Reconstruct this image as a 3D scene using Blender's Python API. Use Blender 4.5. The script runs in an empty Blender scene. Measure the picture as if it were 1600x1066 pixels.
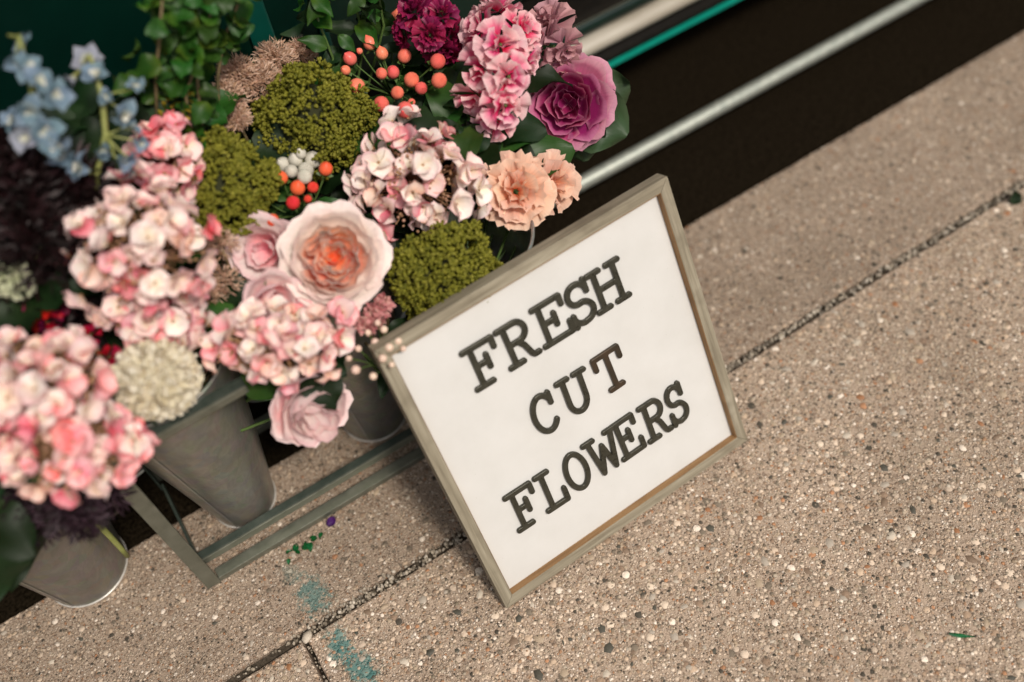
import bpy, bmesh, math, random
from mathutils import Vector, Matrix, Euler
R_ = math.radians
PI = math.pi
scene = bpy.context.scene
COL = scene.collection

# ------------------------------------------------------------------ camera
CAM = Vector((-0.14276, -0.49402, 1.30900))
AX = Vector((0.8391164, 0.4894759, -0.2372700))     # world axes written in camera axes
AY = Vector((-0.5336607, 0.6563472, -0.5333054))
AZ = Vector((-0.1053086, 0.5741270, 0.8119657))
FPX = 1587.0
cam_d = bpy.data.cameras.new("camera")
cam_d.sensor_width = 36.0
cam_d.lens = FPX / 1600 * 36.0
cam_d.clip_start = 0.02
cam_d.clip_end = 2000
cam_d.dof.use_dof = True
cam_d.dof.focus_distance = 1.335
cam_d.dof.aperture_fstop = 1.22
cam = bpy.data.objects.new("camera", cam_d)
COL.objects.link(cam)
rot = Matrix((AX, AY, AZ))
cam.matrix_world = Matrix.Translation(CAM) @ rot.to_4x4()
scene.camera = cam

def at(px, py, z):
    """the point at height z that the photograph shows at (px, py)"""
    r = rot @ Vector(((px - 800) / FPX, -(py - 533) / FPX, -1))
    t = (z - CAM.z) / r.z
    return CAM + r * t

# ------------------------------------------------------------------ sky, sun, exposure
SUN_EL, SUN_AZ = R_(55), R_(-78)          # azimuth of the sun, measured from +X towards +Y
world = bpy.data.worlds.new("World")
scene.world = world
world.use_nodes = True
wn = world.node_tree
wn.nodes.clear()
sky = wn.nodes.new("ShaderNodeTexSky")
sky.sky_type = 'NISHITA'
sky.sun_disc = False
sky.sun_elevation = SUN_EL
sky.sun_rotation = PI / 2 - SUN_AZ
sky.air_density = 1.0
sky.dust_density = 4.0
sky.ozone_density = 0.6
hs = wn.nodes.new("ShaderNodeHueSaturation")       # thin overcast: a paler sky
hs.inputs['Saturation'].default_value = 0.25
bg = wn.nodes.new("ShaderNodeBackground")
bg.inputs['Strength'].default_value = 0.05
wo = wn.nodes.new("ShaderNodeOutputWorld")
wn.links.new(sky.outputs[0], hs.inputs['Color'])
wn.links.new(hs.outputs[0], bg.inputs[0])
wn.links.new(bg.outputs[0], wo.inputs[0])
sd = bpy.data.lights.new("sun", 'SUN')
sd.energy = 1.5
sd.angle = R_(10)
sd.color = (1.0, 0.91, 0.795)
so = bpy.data.objects.new("sun", sd)
COL.objects.link(so)
sdir = Vector((math.cos(SUN_EL) * math.cos(SUN_AZ), math.cos(SUN_EL) * math.sin(SUN_AZ), math.sin(SUN_EL)))
so.rotation_euler = sdir.to_track_quat('Z', 'Y').to_euler()
so.location = sdir * 5
vs = scene.view_settings
vs.view_transform = 'Standard'
vs.look = 'None'
vs.gamma = 1
vs.exposure = 0.82
vs.use_curve_mapping = False

# ------------------------------------------------------------------ node helpers
def new_mat(name):
    m = bpy.data.materials.new(name)
    m.use_nodes = True
    nt = m.node_tree
    nt.nodes.clear()
    out = nt.nodes.new("ShaderNodeOutputMaterial")
    b = nt.nodes.new("ShaderNodeBsdfPrincipled")
    nt.links.new(b.outputs[0], out.inputs[0])
    return m, nt, b, out

def N(nt, kind, **kw):
    n = nt.nodes.new("ShaderNode" + kind)
    for k, v in kw.items():
        if k in n.inputs.keys():
            n.inputs[k].default_value = v
        else:
            setattr(n, k, v)
    return n

def ramp(nt, fac, stops, interp='LINEAR'):
    r = nt.nodes.new("ShaderNodeValToRGB")
    cr = r.color_ramp
    cr.interpolation = interp
    while len(cr.elements) < len(stops):
        cr.elements.new(0.5)
    for e, (p, c) in zip(cr.elements, stops):
        e.position = p
        e.color = (c[0], c[1], c[2], 1) if isinstance(c, (tuple, list)) else (c, c, c, 1)
    nt.links.new(fac, r.inputs[0])
    return r.outputs[0]

def mixc(nt, fac, a, b, mode='MIX'):
    n = nt.nodes.new("ShaderNodeMix")
    n.data_type = 'RGBA'
    n.blend_type = mode
    for sock, v in ((n.inputs[0], fac), (n.inputs[6], a), (n.inputs[7], b)):
        if hasattr(v, 'is_linked') or hasattr(v, 'links'):
            nt.links.new(v, sock)
        elif isinstance(v, (tuple, list)):
            sock.default_value = (v[0], v[1], v[2], 1)
        else:
            sock.default_value = v
    return n.outputs[2]

def math_(nt, op, a, b=None, c=None):
    n = nt.nodes.new("ShaderNodeMath")
    n.operation = op
    for i, v in enumerate((a, b, c)):
        if v is None:
            continue
        if hasattr(v, 'links'):
            nt.links.new(v, n.inputs[i])
        else:
            n.inputs[i].default_value = v
    return n.outputs[0]

def smooth(nt, x, lo, hi):
    n = nt.nodes.new("ShaderNodeMapRange")
    n.interpolation_type = 'SMOOTHSTEP'
    nt.links.new(x, n.inputs[0])
    n.inputs[1].default_value = lo
    n.inputs[2].default_value = hi
    return n.outputs[0]

def bump(nt, bsdf, h, dist, strength=1.0):
    n = nt.nodes.new("ShaderNodeBump")
    n.inputs['Strength'].default_value = strength
    n.inputs['Distance'].default_value = dist
    nt.links.new(h, n.inputs['Height'])
    nt.links.new(n.outputs[0], bsdf.inputs['Normal'])

# ------------------------------------------------------------------ materials
def petal_mat(name, base, mid, tip, rough=0.55, transl=0.2, var=0.10, hue=0.012, p=(0.05, 0.45, 1.0), edge=None):
    """a petal coloured from its base to its tip (UV.y); UV.x runs across"""
    m, nt, b, out = new_mat(name)
    uv = N(nt, "UVMap")
    sep = N(nt, "SeparateXYZ")
    nt.links.new(uv.outputs[0], sep.inputs[0])
    nz = N(nt, "TexNoise", Scale=3.0, Detail=3.0)
    oi = N(nt, "ObjectInfo")
    off = N(nt, "VectorMath", operation='SCALE')
    cmb = N(nt, "CombineXYZ")
    for i in range(3):
        nt.links.new(oi.outputs['Random'], cmb.inputs[i])
    nt.links.new(cmb.outputs[0], off.inputs[0])
    off.inputs['Scale'].default_value = 37.0
    add = N(nt, "VectorMath", operation='ADD')
    nt.links.new(uv.outputs[0], add.inputs[0])
    nt.links.new(off.outputs[0], add.inputs[1])
    nt.links.new(add.outputs[0], nz.inputs['Vector'])
    v = math_(nt, 'ADD', sep.outputs[1], math_(nt, 'MULTIPLY', math_(nt, 'SUBTRACT', nz.outputs[0], 0.5), 0.45))
    c = ramp(nt, v, [(p[0], base), (p[1], mid), (p[2], tip)])
    if edge is not None:
        e = math_(nt, 'ABSOLUTE', math_(nt, 'SUBTRACT', sep.outputs[0], 0.5))
        e = math_(nt, 'MAXIMUM', math_(nt, 'MULTIPLY', e, 2.0), sep.outputs[1])
        e = math_(nt, 'ADD', e, math_(nt, 'MULTIPLY', math_(nt, 'SUBTRACT', nz.outputs[0], 0.5), 0.3))
        c = mixc(nt, math_(nt, 'MULTIPLY', smooth(nt, e, 0.72, 1.02), 0.8), c, edge)
    # fine veins fanning along the petal
    wv = N(nt, "TexNoise", Scale=1.0, Detail=2.0)
    mp = N(nt, "Mapping")
    mp.inputs['Scale'].default_value = (26, 2.5, 1)
    nt.links.new(add.outputs[0], mp.inputs[0])
    nt.links.new(mp.outputs[0], wv.inputs['Vector'])
    vf = ramp(nt, wv.outputs[0], [(0.3, 0.92), (0.7, 1.05)])
    c = mixc(nt, 1.0, c, vf, 'MULTIPLY')
    h = N(nt, "HueSaturation")
    nt.links.new(c, h.inputs['Color'])
    rnd = math_(nt, 'SUBTRACT', oi.outputs['Random'], 0.5)
    nt.links.new(math_(nt, 'ADD', math_(nt, 'MULTIPLY', rnd, 2 * var), 1.0), h.inputs['Value'])
    nt.links.new(math_(nt, 'ADD', math_(nt, 'MULTIPLY', rnd, 2 * hue), 0.5), h.inputs['Hue'])
    nt.links.new(h.outputs[0], b.inputs['Base Color'])
    b.inputs['Roughness'].default_value = rough
    b.inputs['Specular IOR Level'].default_value = 0.28
    bump(nt, b, wv.outputs[0], 0.0004, 0.5)
    t = N(nt, "BsdfTranslucent")
    nt.links.new(h.outputs[0], t.inputs[0])
    mx = N(nt, "MixShader")
    mx.inputs[0].default_value = transl
    nt.links.new(b.outputs[0], mx.inputs[1])
    nt.links.new(t.outputs[0], mx.inputs[2])
    nt.links.new(mx.outputs[0], out.inputs[0])
    return m

def speck_mat(name, cols, rough=0.6, transl=0.15, spec=0.3):
    """colour picked for each loose piece of a joined mesh"""
    m, nt, b, out = new_mat(name)
    g = N(nt, "NewGeometry")
    n = len(cols)
    c = ramp(nt, g.outputs['Random Per Island'], [(i / max(1, n - 1), k) for i, k in enumerate(cols)])
    nt.links.new(c, b.inputs['Base Color'])
    b.inputs['Roughness'].default_value = rough
    b.inputs['Specular IOR Level'].default_value = spec
    if transl > 0:
        t = N(nt, "BsdfTranslucent")
        nt.links.new(c, t.inputs[0])
        mx = N(nt, "MixShader")
        mx.inputs[0].default_value = transl
        nt.links.new(b.outputs[0], mx.inputs[1])
        nt.links.new(t.outputs[0], mx.inputs[2])
        nt.links.new(mx.outputs[0], out.inputs[0])
    return m

def plain_mat(name, a, c2, scale=60, rough=0.5, metal=0.0, bmp=0.0, spec=0.5, stretch=(1, 1, 1), r2=None):
    m, nt, b, out = new_mat(name)
    tc = N(nt, "TexCoord")
    mp = N(nt, "Mapping")
    mp.inputs['Scale'].default_value = stretch
    nt.links.new(tc.outputs['Object'], mp.inputs[0])
    nz = N(nt, "TexNoise", Scale=scale, Detail=5.0, Roughness=0.6)
    nt.links.new(mp.outputs[0], nz.inputs['Vector'])
    c = ramp(nt, nz.outputs[0], [(0.3, a), (0.7, c2)])
    nt.links.new(c, b.inputs['Base Color'])
    if r2 is None:
        b.inputs['Roughness'].default_value = rough
    else:
        rr = ramp(nt, nz.outputs[0], [(0.3, rough), (0.7, r2)])
        nt.links.new(rr, b.inputs['Roughness'])
    b.inputs['Metallic'].default_value = metal
    b.inputs['Specular IOR Level'].default_value = spec
    if bmp:
        bump(nt, b, nz.outputs[0], bmp, 0.6)
    return m

PALETTE = [(0.0, (0.40, 0.30, 0.205)), (0.13, (0.50, 0.405, 0.30)), (0.25, (0.27, 0.19, 0.125)), (0.36, (0.45, 0.35, 0.25)),
           (0.49, (0.60, 0.515, 0.41)), (0.57, (0.21, 0.145, 0.096)), (0.66, (0.39, 0.31, 0.228)), (0.78, (0.32, 0.165, 0.085)),
           (0.815, (0.055, 0.047, 0.034)), (0.87, (0.14, 0.113, 0.08)), (0.93, (0.47, 0.375, 0.275))]

def aggregate_mat(name, dark=1.0, coarse=1.0, stains=()):
    m, nt, b, out = new_mat(name)
    tc = N(nt, "TexCoord")
    wob = N(nt, "TexNoise", Scale=240.0, Detail=1.0)
    nt.links.new(tc.outputs['Object'], wob.inputs['Vector'])
    w1 = N(nt, "VectorMath", operation='SUBTRACT')
    nt.links.new(wob.outputs['Color'], w1.inputs[0])
    w1.inputs[1].default_value = (0.5, 0.5, 0.5)
    w2 = N(nt, "VectorMath", operation='SCALE')
    nt.links.new(w1.outputs[0], w2.inputs[0])
    w2.inputs['Scale'].default_value = 0.0016
    w3 = N(nt, "VectorMath", operation='ADD')
    nt.links.new(tc.outputs['Object'], w3.inputs[0])
    nt.links.new(w2.outputs[0], w3.inputs[1])
    P = w3.outputs[0]
    # sandy mortar
    nz = N(nt, "TexNoise", Scale=900.0, Detail=3.0, Roughness=0.7)
    nt.links.new(P, nz.inputs['Vector'])
    col = ramp(nt, nz.outputs[0], [(0.32, (0.12, 0.086, 0.058)), (0.52, (0.31, 0.236, 0.168)), (0.70, (0.46, 0.37, 0.28))])
    height = math_(nt, 'MULTIPLY', nz.outputs[0], 0.25)
    for sc, thr, keep in ((430 / coarse, 0.66, 0.96), (240 / coarse, 0.60, 0.66), (125 / coarse, 0.56, 0.30)):
        vo = N(nt, "TexVoronoi", Scale=sc)
        nt.links.new(P, vo.inputs['Vector'])
        sp = N(nt, "SeparateColor")
        nt.links.new(vo.outputs['Color'], sp.inputs[0])
        pc = ramp(nt, sp.outputs[0], PALETTE, 'CONSTANT')
        pres = math_(nt, 'LESS_THAN', sp.outputs[1], keep)
        rad = math_(nt, 'MULTIPLY', math_(nt, 'ADD', math_(nt, 'MULTIPLY', sp.outputs[2], 0.55), 0.45), thr)
        d = math_(nt, 'DIVIDE', vo.outputs['Distance'], rad)
        mk_ = math_(nt, 'MULTIPLY', math_(nt, 'SUBTRACT', 1.0, smooth(nt, d, 0.86, 1.02)), pres)
        rim = math_(nt, 'MULTIPLY', math_(nt, 'MULTIPLY', smooth(nt, d, 0.9, 1.05), math_(nt, 'SUBTRACT', 1.0, smooth(nt, d, 1.05, 1.4))), pres)
        col = mixc(nt, math_(nt, 'MULTIPLY', rim, 0.55), col, (0.11, 0.078, 0.055))
        col = mixc(nt, mk_, col, pc)
        hh = math_(nt, 'MULTIPLY', mk_, math_(nt, 'SUBTRACT', 1.1, math_(nt, 'MULTIPLY', d, d)))
        height = math_(nt, 'MAXIMUM', height, hh)
    big = N(nt, "TexNoise", Scale=3.2, Detail=7.0, Roughness=0.66)
    nt.links.new(tc.outputs['Object'], big.inputs['Vector'])
    dirt = ramp(nt, big.outputs[0], [(0.30, (0.74 * dark, 0.735 * dark, 0.75 * dark)), (0.55, (1.0 * dark, 0.995 * dark, 1.04 * dark)), (0.75, (1.12 * dark, 1.115 * dark, 1.17 * dark))])
    col = mixc(nt, 1.0, col, dirt, 'MULTIPLY')
    sn = N(nt, "TexNoise", Scale=95.0, Detail=4.0, Roughness=0.75)
    nt.links.new(tc.outputs['Object'], sn.inputs['Vector'])
    for (sx, sy, rx, ry, amt, sc) in stains:
        mp = N(nt, "Mapping", vector_type='POINT')
        mp.inputs['Location'].default_value = (-sx / rx, -sy / ry, 0)
        mp.inputs['Scale'].default_value = (1 / rx, 1 / ry, 0)
        nt.links.new(tc.outputs['Object'], mp.inputs[0])
        ln = N(nt, "VectorMath", operation='LENGTH')
        nt.links.new(mp.outputs[0], ln.inputs[0])
        f = math_(nt, 'SUBTRACT', 1.25, ln.outputs['Value'])
        f = math_(nt, 'ADD', f, math_(nt, 'MULTIPLY', math_(nt, 'SUBTRACT', sn.outputs[0], 0.5), 2.6))
        f = math_(nt, 'MULTIPLY', smooth(nt, f, 0.45, 0.95), amt)
        col = mixc(nt, f, col, sc)
    nt.links.new(col, b.inputs['Base Color'])
    b.inputs['Roughness'].default_value = 0.82
    b.inputs['Specular IOR Level'].default_value = 0.3
    bump(nt, b, height, 0.0022, 0.9)
    return m

TEAL = (0.05, 0.20, 0.19)
M = {}
M['slab_far'] = aggregate_mat("fine_aggregate_concrete", 1.28, 1.05, [(-0.212, 0.168, 0.032, 0.048, 0.65, TEAL), (-0.224, 0.215, 0.020, 0.03, 0.3, TEAL)])
M['slab_near'] = aggregate_mat("coarse_aggregate_concrete", 1.56, 1.35, [(-0.212, 0.085, 0.026, 0.040, 0.8, TEAL), (-0.202, 0.038, 0.028, 0.046, 0.8, TEAL)])
M['slab_side'] = aggregate_mat("side_aggregate_concrete", 1.46, 1.25)
M['near_black_ground'] = plain_mat("near_black_ground", (0.001, 0.0007, 0.0004), (0.021, 0.0155, 0.0095), 190, 1.0, bmp=0.003, spec=0.0)
M['soil'] = plain_mat("joint_dirt", (0.035, 0.028, 0.02), (0.10, 0.08, 0.06), 300, 0.95, bmp=0.002, spec=0.1)
for k, a, c in (('peb_cream', (0.52, 0.44, 0.345), (0.62, 0.54, 0.44)), ('peb_grey', (0.38, 0.32, 0.255), (0.48, 0.415, 0.34)),
                ('peb_tan', (0.40, 0.30, 0.20), (0.48, 0.38, 0.28)), ('peb_dark', (0.05, 0.047, 0.036), (0.12, 0.11, 0.085)),
                ('peb_rust', (0.28, 0.12, 0.05), (0.40, 0.20, 0.10)), ('peb_brown', (0.17, 0.11, 0.07), (0.28, 0.20, 0.14))):
    M[k] = plain_mat(k.replace('peb_', 'pebble_'), a, c, 220, 0.6, bmp=0.0004, spec=0.35)
M['gravel'] = speck_mat("loose_gravel", [(0.09, 0.075, 0.055), (0.30, 0.25, 0.19), (0.50, 0.43, 0.34), (0.16, 0.13, 0.095), (0.40, 0.34, 0.26), (0.60, 0.53, 0.44), (0.11, 0.09, 0.07)], 0.75, 0)
M['small_pebble'] = speck_mat("small_pebbles", [(0.50, 0.41, 0.31), (0.44, 0.34, 0.24), (0.32, 0.235, 0.16), (0.08, 0.068, 0.05), (0.50, 0.41, 0.31), (0.20, 0.16, 0.11), (0.46, 0.37, 0.28), (0.36, 0.20, 0.11), (0.42, 0.32, 0.22), (0.50, 0.41, 0.31)], 0.65, 0)

def wood_mat(name, a, c, d, axis):
    m, nt, b, out = new_mat(name)
    tc = N(nt, "TexCoord")
    mp = N(nt, "Mapping")
    s = [150, 150, 150]
    s[axis] = 7
    mp.inputs['Scale'].default_value = s
    nt.links.new(tc.outputs['Object'], mp.inputs[0])
    nz = N(nt, "TexNoise", Scale=1.0, Detail=6.0, Roughness=0.65, Distortion=0.5)
    nt.links.new(mp.outputs[0], nz.inputs['Vector'])
    n2 = N(nt, "TexNoise", Scale=22.0, Detail=3.0)
    nt.links.new(tc.outputs['Object'], n2.inputs['Vector'])
    col = ramp(nt, nz.outputs[0], [(0.28, a), (0.5, c), (0.74, d)])
    col = mixc(nt, math_(nt, 'MULTIPLY', smooth(nt, n2.outputs[0], 0.52, 0.72), 0.45), col, a)
    nt.links.new(col, b.inputs['Base Color'])
    b.inputs['Roughness'].default_value = 0.68
    b.inputs['Specular IOR Level'].default_value = 0.3
    bump(nt, b, nz.outputs[0], 0.0006, 0.7)
    return m
G1, G2, G3 = (0.15, 0.125, 0.085), (0.27, 0.235, 0.17), (0.40, 0.36, 0.275)
M['wood_x'] = wood_mat("greywashed_wood_across", G1, G2, G3, 0)
M['wood_y'] = wood_mat("greywashed_wood_along", G1, G2, G3, 1)
B1, B2, B3 = (0.16, 0.085, 0.035), (0.30, 0.17, 0.075), (0.40, 0.25, 0.12)
M['raw_x'] = wood_mat("raw_brown_wood_across", B1, B2, B3, 0)
M['raw_y'] = wood_mat("raw_brown_wood_along", B1, B2, B3, 1)

def board_mat():
    m, nt, b, out = new_mat("white_painted_board")
    tc = N(nt, "TexCoord")
    nz = N(nt, "TexNoise", Scale=14.0, Detail=5.0, Roughness=0.6)
    nt.links.new(tc.outputs['Object'], nz.inputs['Vector'])
    col = ramp(nt, nz.outputs[0], [(0.3, (0.605, 0.595, 0.57)), (0.7, (0.66, 0.65, 0.63))])
    sc = N(nt, "TexNoise", Scale=60.0, Detail=6.0, Roughness=0.8, Distortion=1.5)
    nt.links.new(tc.outputs['Object'], sc.inputs['Vector'])
    col = mixc(nt, math_(nt, 'MULTIPLY', smooth(nt, sc.outputs[0], 0.64, 0.76), 0.45), col, (0.46, 0.42, 0.35))
    sp = N(nt, "TexVoronoi", Scale=75.0)
    nt.links.new(tc.outputs['Object'], sp.inputs['Vector'])
    col = mixc(nt, math_(nt, 'MULTIPLY', math_(nt, 'LESS_THAN', sp.outputs['Distance'], 0.035), 0.5), col, (0.35, 0.30, 0.24))
    nt.links.new(col, b.inputs['Base Color'])
    b.inputs['Roughness'].default_value = 0.55
    f = N(nt, "TexNoise", Scale=500.0, Detail=2.0)
    nt.links.new(tc.outputs['Object'], f.inputs['Vector'])
    bump(nt, b, f.outputs[0], 0.0002, 0.4)
    return m
M['board'] = board_mat()
M['letter'] = plain_mat("dark_bronze_letter", (0.034, 0.033, 0.023), (0.062, 0.058, 0.042), 120, 0.22, metal=0.35, bmp=0.0003, r2=0.42)
M['letter_rust'] = plain_mat("worn_bronze_letter", (0.035, 0.030, 0.020), (0.075, 0.046, 0.026), 60, 0.30, metal=0.35, bmp=0.0003, r2=0.45)

def galv_mat(name, a, c, g):
    m, nt, b, out = new_mat(name)
    tc = N(nt, "TexCoord")
    n1 = N(nt, "TexNoise", Scale=16.0, Detail=4.0, Roughness=0.6)
    nt.links.new(tc.outputs['Object'], n1.inputs['Vector'])
    mp = N(nt, "Mapping")
    mp.inputs['Rotation'].default_value = (0.5, 0.6, 0.4)
    mp.inputs['Scale'].default_value = (60, 220, 40)
    nt.links.new(tc.outputs['Object'], mp.inputs[0])
    n2 = N(nt, "TexNoise", Scale=1.0, Detail=5.0, Roughness=0.7, Distortion=0.8)
    nt.links.new(mp.outputs[0], n2.inputs['Vector'])
    vo = N(nt, "TexVoronoi", Scale=70.0)
    nt.links.new(tc.outputs['Object'], vo.inputs['Vector'])
    col = ramp(nt, n2.outputs[0], [(0.30, a), (0.72, c)])
    col = mixc(nt, math_(nt, 'MULTIPLY', smooth(nt, n1.outputs[0], 0.50, 0.66), 0.5), col, g)
    col = mixc(nt, 0.10, col, vo.outputs['Color'], 'SOFT_LIGHT')
    nt.links.new(col, b.inputs['Base Color'])
    b.inputs['Metallic'].default_value = 0.75
    rr = ramp(nt, n2.outputs[0], [(0.3, 0.42), (0.7, 0.30)])
    nt.links.new(rr, b.inputs['Roughness'])
    bump(nt, b, n2.outputs[0], 0.0003, 0.2)
    return m
M['galv'] = galv_mat("brushed_galvanised_metal", (0.27, 0.27, 0.245), (0.37, 0.37, 0.34), (0.25, 0.275, 0.245))
M['galv_dark'] = galv_mat("dark_galvanised_metal", (0.25, 0.245, 0.225), (0.31, 0.305, 0.28), (0.24, 0.24, 0.22))
M['galv_light'] = galv_mat("pale_galvanised_metal", (0.36, 0.37, 0.35), (0.52, 0.53, 0.51), (0.30, 0.34, 0.33))
M['rim'] = plain_mat("bright_metal_edge", (0.60, 0.57, 0.52), (0.75, 0.72, 0.67), 80, 0.35, metal=0.4)
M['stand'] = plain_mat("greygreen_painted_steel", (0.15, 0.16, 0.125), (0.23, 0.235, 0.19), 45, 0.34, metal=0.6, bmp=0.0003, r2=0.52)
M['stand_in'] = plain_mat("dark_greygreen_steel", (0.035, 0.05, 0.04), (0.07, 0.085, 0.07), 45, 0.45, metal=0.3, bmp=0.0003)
M['pipe'] = plain_mat("galvanised_pipe", (0.31, 0.335, 0.295), (0.44, 0.455, 0.40), 90, 0.36, metal=0.55, bmp=0.0003, r2=0.5)
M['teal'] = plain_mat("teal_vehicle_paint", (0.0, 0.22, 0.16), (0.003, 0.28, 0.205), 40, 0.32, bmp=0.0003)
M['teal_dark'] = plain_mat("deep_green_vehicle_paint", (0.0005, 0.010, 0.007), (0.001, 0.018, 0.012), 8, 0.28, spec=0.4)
M['underbody'] = plain_mat("black_underbody", (0.003, 0.0025, 0.002), (0.009, 0.007, 0.005), 80, 0.75, spec=0.15, bmp=0.001)
M['chrome'] = plain_mat("worn_chrome", (0.58, 0.54, 0.47), (0.66, 0.62, 0.55), 60, 0.10, metal=1.0, r2=0.2)
M['cream_trim'] = plain_mat("mottled_cream_trim", (0.30, 0.26, 0.20), (0.50, 0.46, 0.39), 26, 0.3, spec=0.6, stretch=(.2, 1, 1))  # mottled beige to cream, drawn out along the strip
M['rubber'] = plain_mat("rubber_tyre", (0.02, 0.02, 0.02), (0.03, 0.03, 0.03), 60, 0.8)
# foliage and stems
M['stem'] = plain_mat("green_stem", (0.05, 0.10, 0.02), (0.10, 0.16, 0.04), 80, 0.5)
M['stem_pale'] = plain_mat("pale_green_stem", (0.22, 0.25, 0.06), (0.32, 0.33, 0.11), 70, 0.45)
M['twig'] = plain_mat("brown_twig", (0.10, 0.07, 0.03), (0.20, 0.15, 0.07), 90, 0.7)
M['dark_twig'] = plain_mat("dark_twig", (0.015, 0.008, 0.008), (0.03, 0.015, 0.012), 90, 0.7)
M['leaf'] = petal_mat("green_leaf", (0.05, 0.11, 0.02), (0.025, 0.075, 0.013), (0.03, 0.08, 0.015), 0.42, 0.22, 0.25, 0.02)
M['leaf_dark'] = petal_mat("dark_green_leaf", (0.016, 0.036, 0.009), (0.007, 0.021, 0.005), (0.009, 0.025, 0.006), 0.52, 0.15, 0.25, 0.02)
M['leaf_fresh'] = petal_mat("fresh_green_leaf", (0.07, 0.13, 0.012), (0.022, 0.085, 0.010), (0.030, 0.10, 0.012), 0.45, 0.3, 0.25, 0.02)
M['leaf_kale'] = petal_mat("kale_outer_leaf", (0.16, 0.10, 0.10), (0.028, 0.055, 0.022), (0.035, 0.075, 0.028), 0.42, 0.15, 0.15, 0.01, p=(0.0, 0.35, 1.0), edge=(0.05, 0.085, 0.04))
# blooms
M['hy_pale'] = petal_mat("pale_pink_sepal", (0.86, 0.69, 0.54), (0.94, 0.77, 0.71), (0.95, 0.72, 0.69), edge=(0.92, 0.55, 0.57))
M['hy_cream'] = petal_mat("cream_pink_sepal", (0.88, 0.76, 0.60), (0.95, 0.86, 0.79), (0.95, 0.82, 0.77), edge=(0.93, 0.64, 0.64))
M['hy_pink'] = petal_mat("pink_sepal", (0.90, 0.27, 0.32), (0.93, 0.49, 0.52), (0.94, 0.62, 0.61), edge=(0.84, 0.26, 0.29))
M['hy_coral'] = petal_mat("coral_sepal", (0.88, 0.17, 0.20), (0.90, 0.26, 0.30), (0.91, 0.48, 0.47), edge=(0.84, 0.16, 0.19))
M['hy_salmon'] = petal_mat("salmon_cream_sepal", (0.84, 0.54, 0.42), (0.93, 0.71, 0.61), (0.94, 0.73, 0.66), edge=(0.82, 0.38, 0.33))
M['hy_buds'] = speck_mat("hydrangea_bud", [(0.42, 0.24, 0.12), (0.55, 0.34, 0.20), (0.30, 0.16, 0.07), (0.62, 0.36, 0.26)], 0.55)
M['rose_out'] = petal_mat("rose_outer_petal", (0.92, 0.62, 0.50), (0.95, 0.85, 0.78), (0.95, 0.84, 0.78), 0.5, 0.2, 0.03, edge=(0.95, 0.77, 0.73))
M['rose_in'] = petal_mat("rose_inner_petal", (0.95, 0.20, 0.09), (0.95, 0.55, 0.38), (0.95, 0.84, 0.77), 0.5, 0.28, 0.04, p=(0.30, 0.60, 0.86))
M['rose_heart'] = petal_mat("rose_heart_petal", (0.90, 0.15, 0.06), (0.93, 0.44, 0.26), (0.93, 0.77, 0.64), 0.5, 0.42, 0.06, p=(0.25, 0.55, 0.85))
M['rose_pink'] = petal_mat("pink_rose_petal", (0.90, 0.30, 0.34), (0.93, 0.52, 0.54), (0.95, 0.76, 0.75), 0.5, 0.18, 0.06, p=(0.1, 0.5, 0.95))
M['rose_white'] = petal_mat("blush_rose_petal", (0.88, 0.42, 0.40), (0.94, 0.79, 0.76), (0.95, 0.84, 0.82), 0.5, 0.18, 0.05, edge=(0.91, 0.60, 0.61))
M['carn'] = petal_mat("peach_carnation_petal", (0.86, 0.24, 0.11), (0.91, 0.50, 0.34), (0.92, 0.64, 0.50), 0.6, 0.3, 0.07)
M['stock_a'] = petal_mat("pink_white_stock_petal", (0.74, 0.015, 0.13), (0.82, 0.13, 0.28), (0.88, 0.55, 0.58), 0.55, 0.25, 0.09, p=(0.35, 0.62, 0.95))
M['stock_b'] = petal_mat("pale_stock_petal", (0.74, 0.06, 0.17), (0.84, 0.36, 0.43), (0.88, 0.62, 0.62), 0.55, 0.28, 0.09)
M['maroon'] = petal_mat("maroon_petal", (0.06, 0.002, 0.012), (0.14, 0.004, 0.03), (0.30, 0.015, 0.08), 0.4, 0.15, 0.25)
M['red'] = petal_mat("deep_red_petal", (0.22, 0.0, 0.008), (0.36, 0.004, 0.02), (0.46, 0.01, 0.035), 0.45, 0.2, 0.15)
M['mauve'] = petal_mat("dusty_mauve_petal", (0.40, 0.12, 0.18), (0.50, 0.23, 0.27), (0.60, 0.33, 0.35), 0.55, 0.25, 0.08)
M['kale_in'] = petal_mat("kale_heart_leaf", (0.20, 0.008, 0.07), (0.38, 0.025, 0.145), (0.56, 0.12, 0.27), 0.5, 0.22, 0.08, p=(0.1, 0.6, 1.0), edge=(0.62, 0.22, 0.34))
M['kale_out'] = petal_mat("kale_pink_leaf", (0.44, 0.05, 0.18), (0.56, 0.13, 0.27), (0.64, 0.24, 0.35), 0.5, 0.2, 0.08, edge=(0.60, 0.30, 0.37))
M['blue'] = petal_mat("pale_blue_petal", (0.50, 0.55, 0.50), (0.19, 0.29, 0.38), (0.27, 0.37, 0.45), 0.55, 0.35, 0.10, 0.02)
M['lilac'] = petal_mat("lilac_blue_petal", (0.55, 0.56, 0.48), (0.36, 0.38, 0.47), (0.43, 0.45, 0.52), 0.55, 0.35, 0.10, 0.02)
M['white_pet'] = petal_mat("white_petal", (0.62, 0.62, 0.44), (0.74, 0.73, 0.64), (0.76, 0.75, 0.68), 0.55, 0.3, 0.05)
M['greenwhite'] = petal_mat("green_white_petal", (0.22, 0.30, 0.10), (0.50, 0.53, 0.32), (0.60, 0.60, 0.42), 0.55, 0.3, 0.08)
M['mum'] = speck_mat("cream_pompom_petal", [(0.76, 0.68, 0.48), (0.82, 0.76, 0.60), (0.84, 0.80, 0.68), (0.80, 0.72, 0.54)], 0.6, 0.3)
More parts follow.
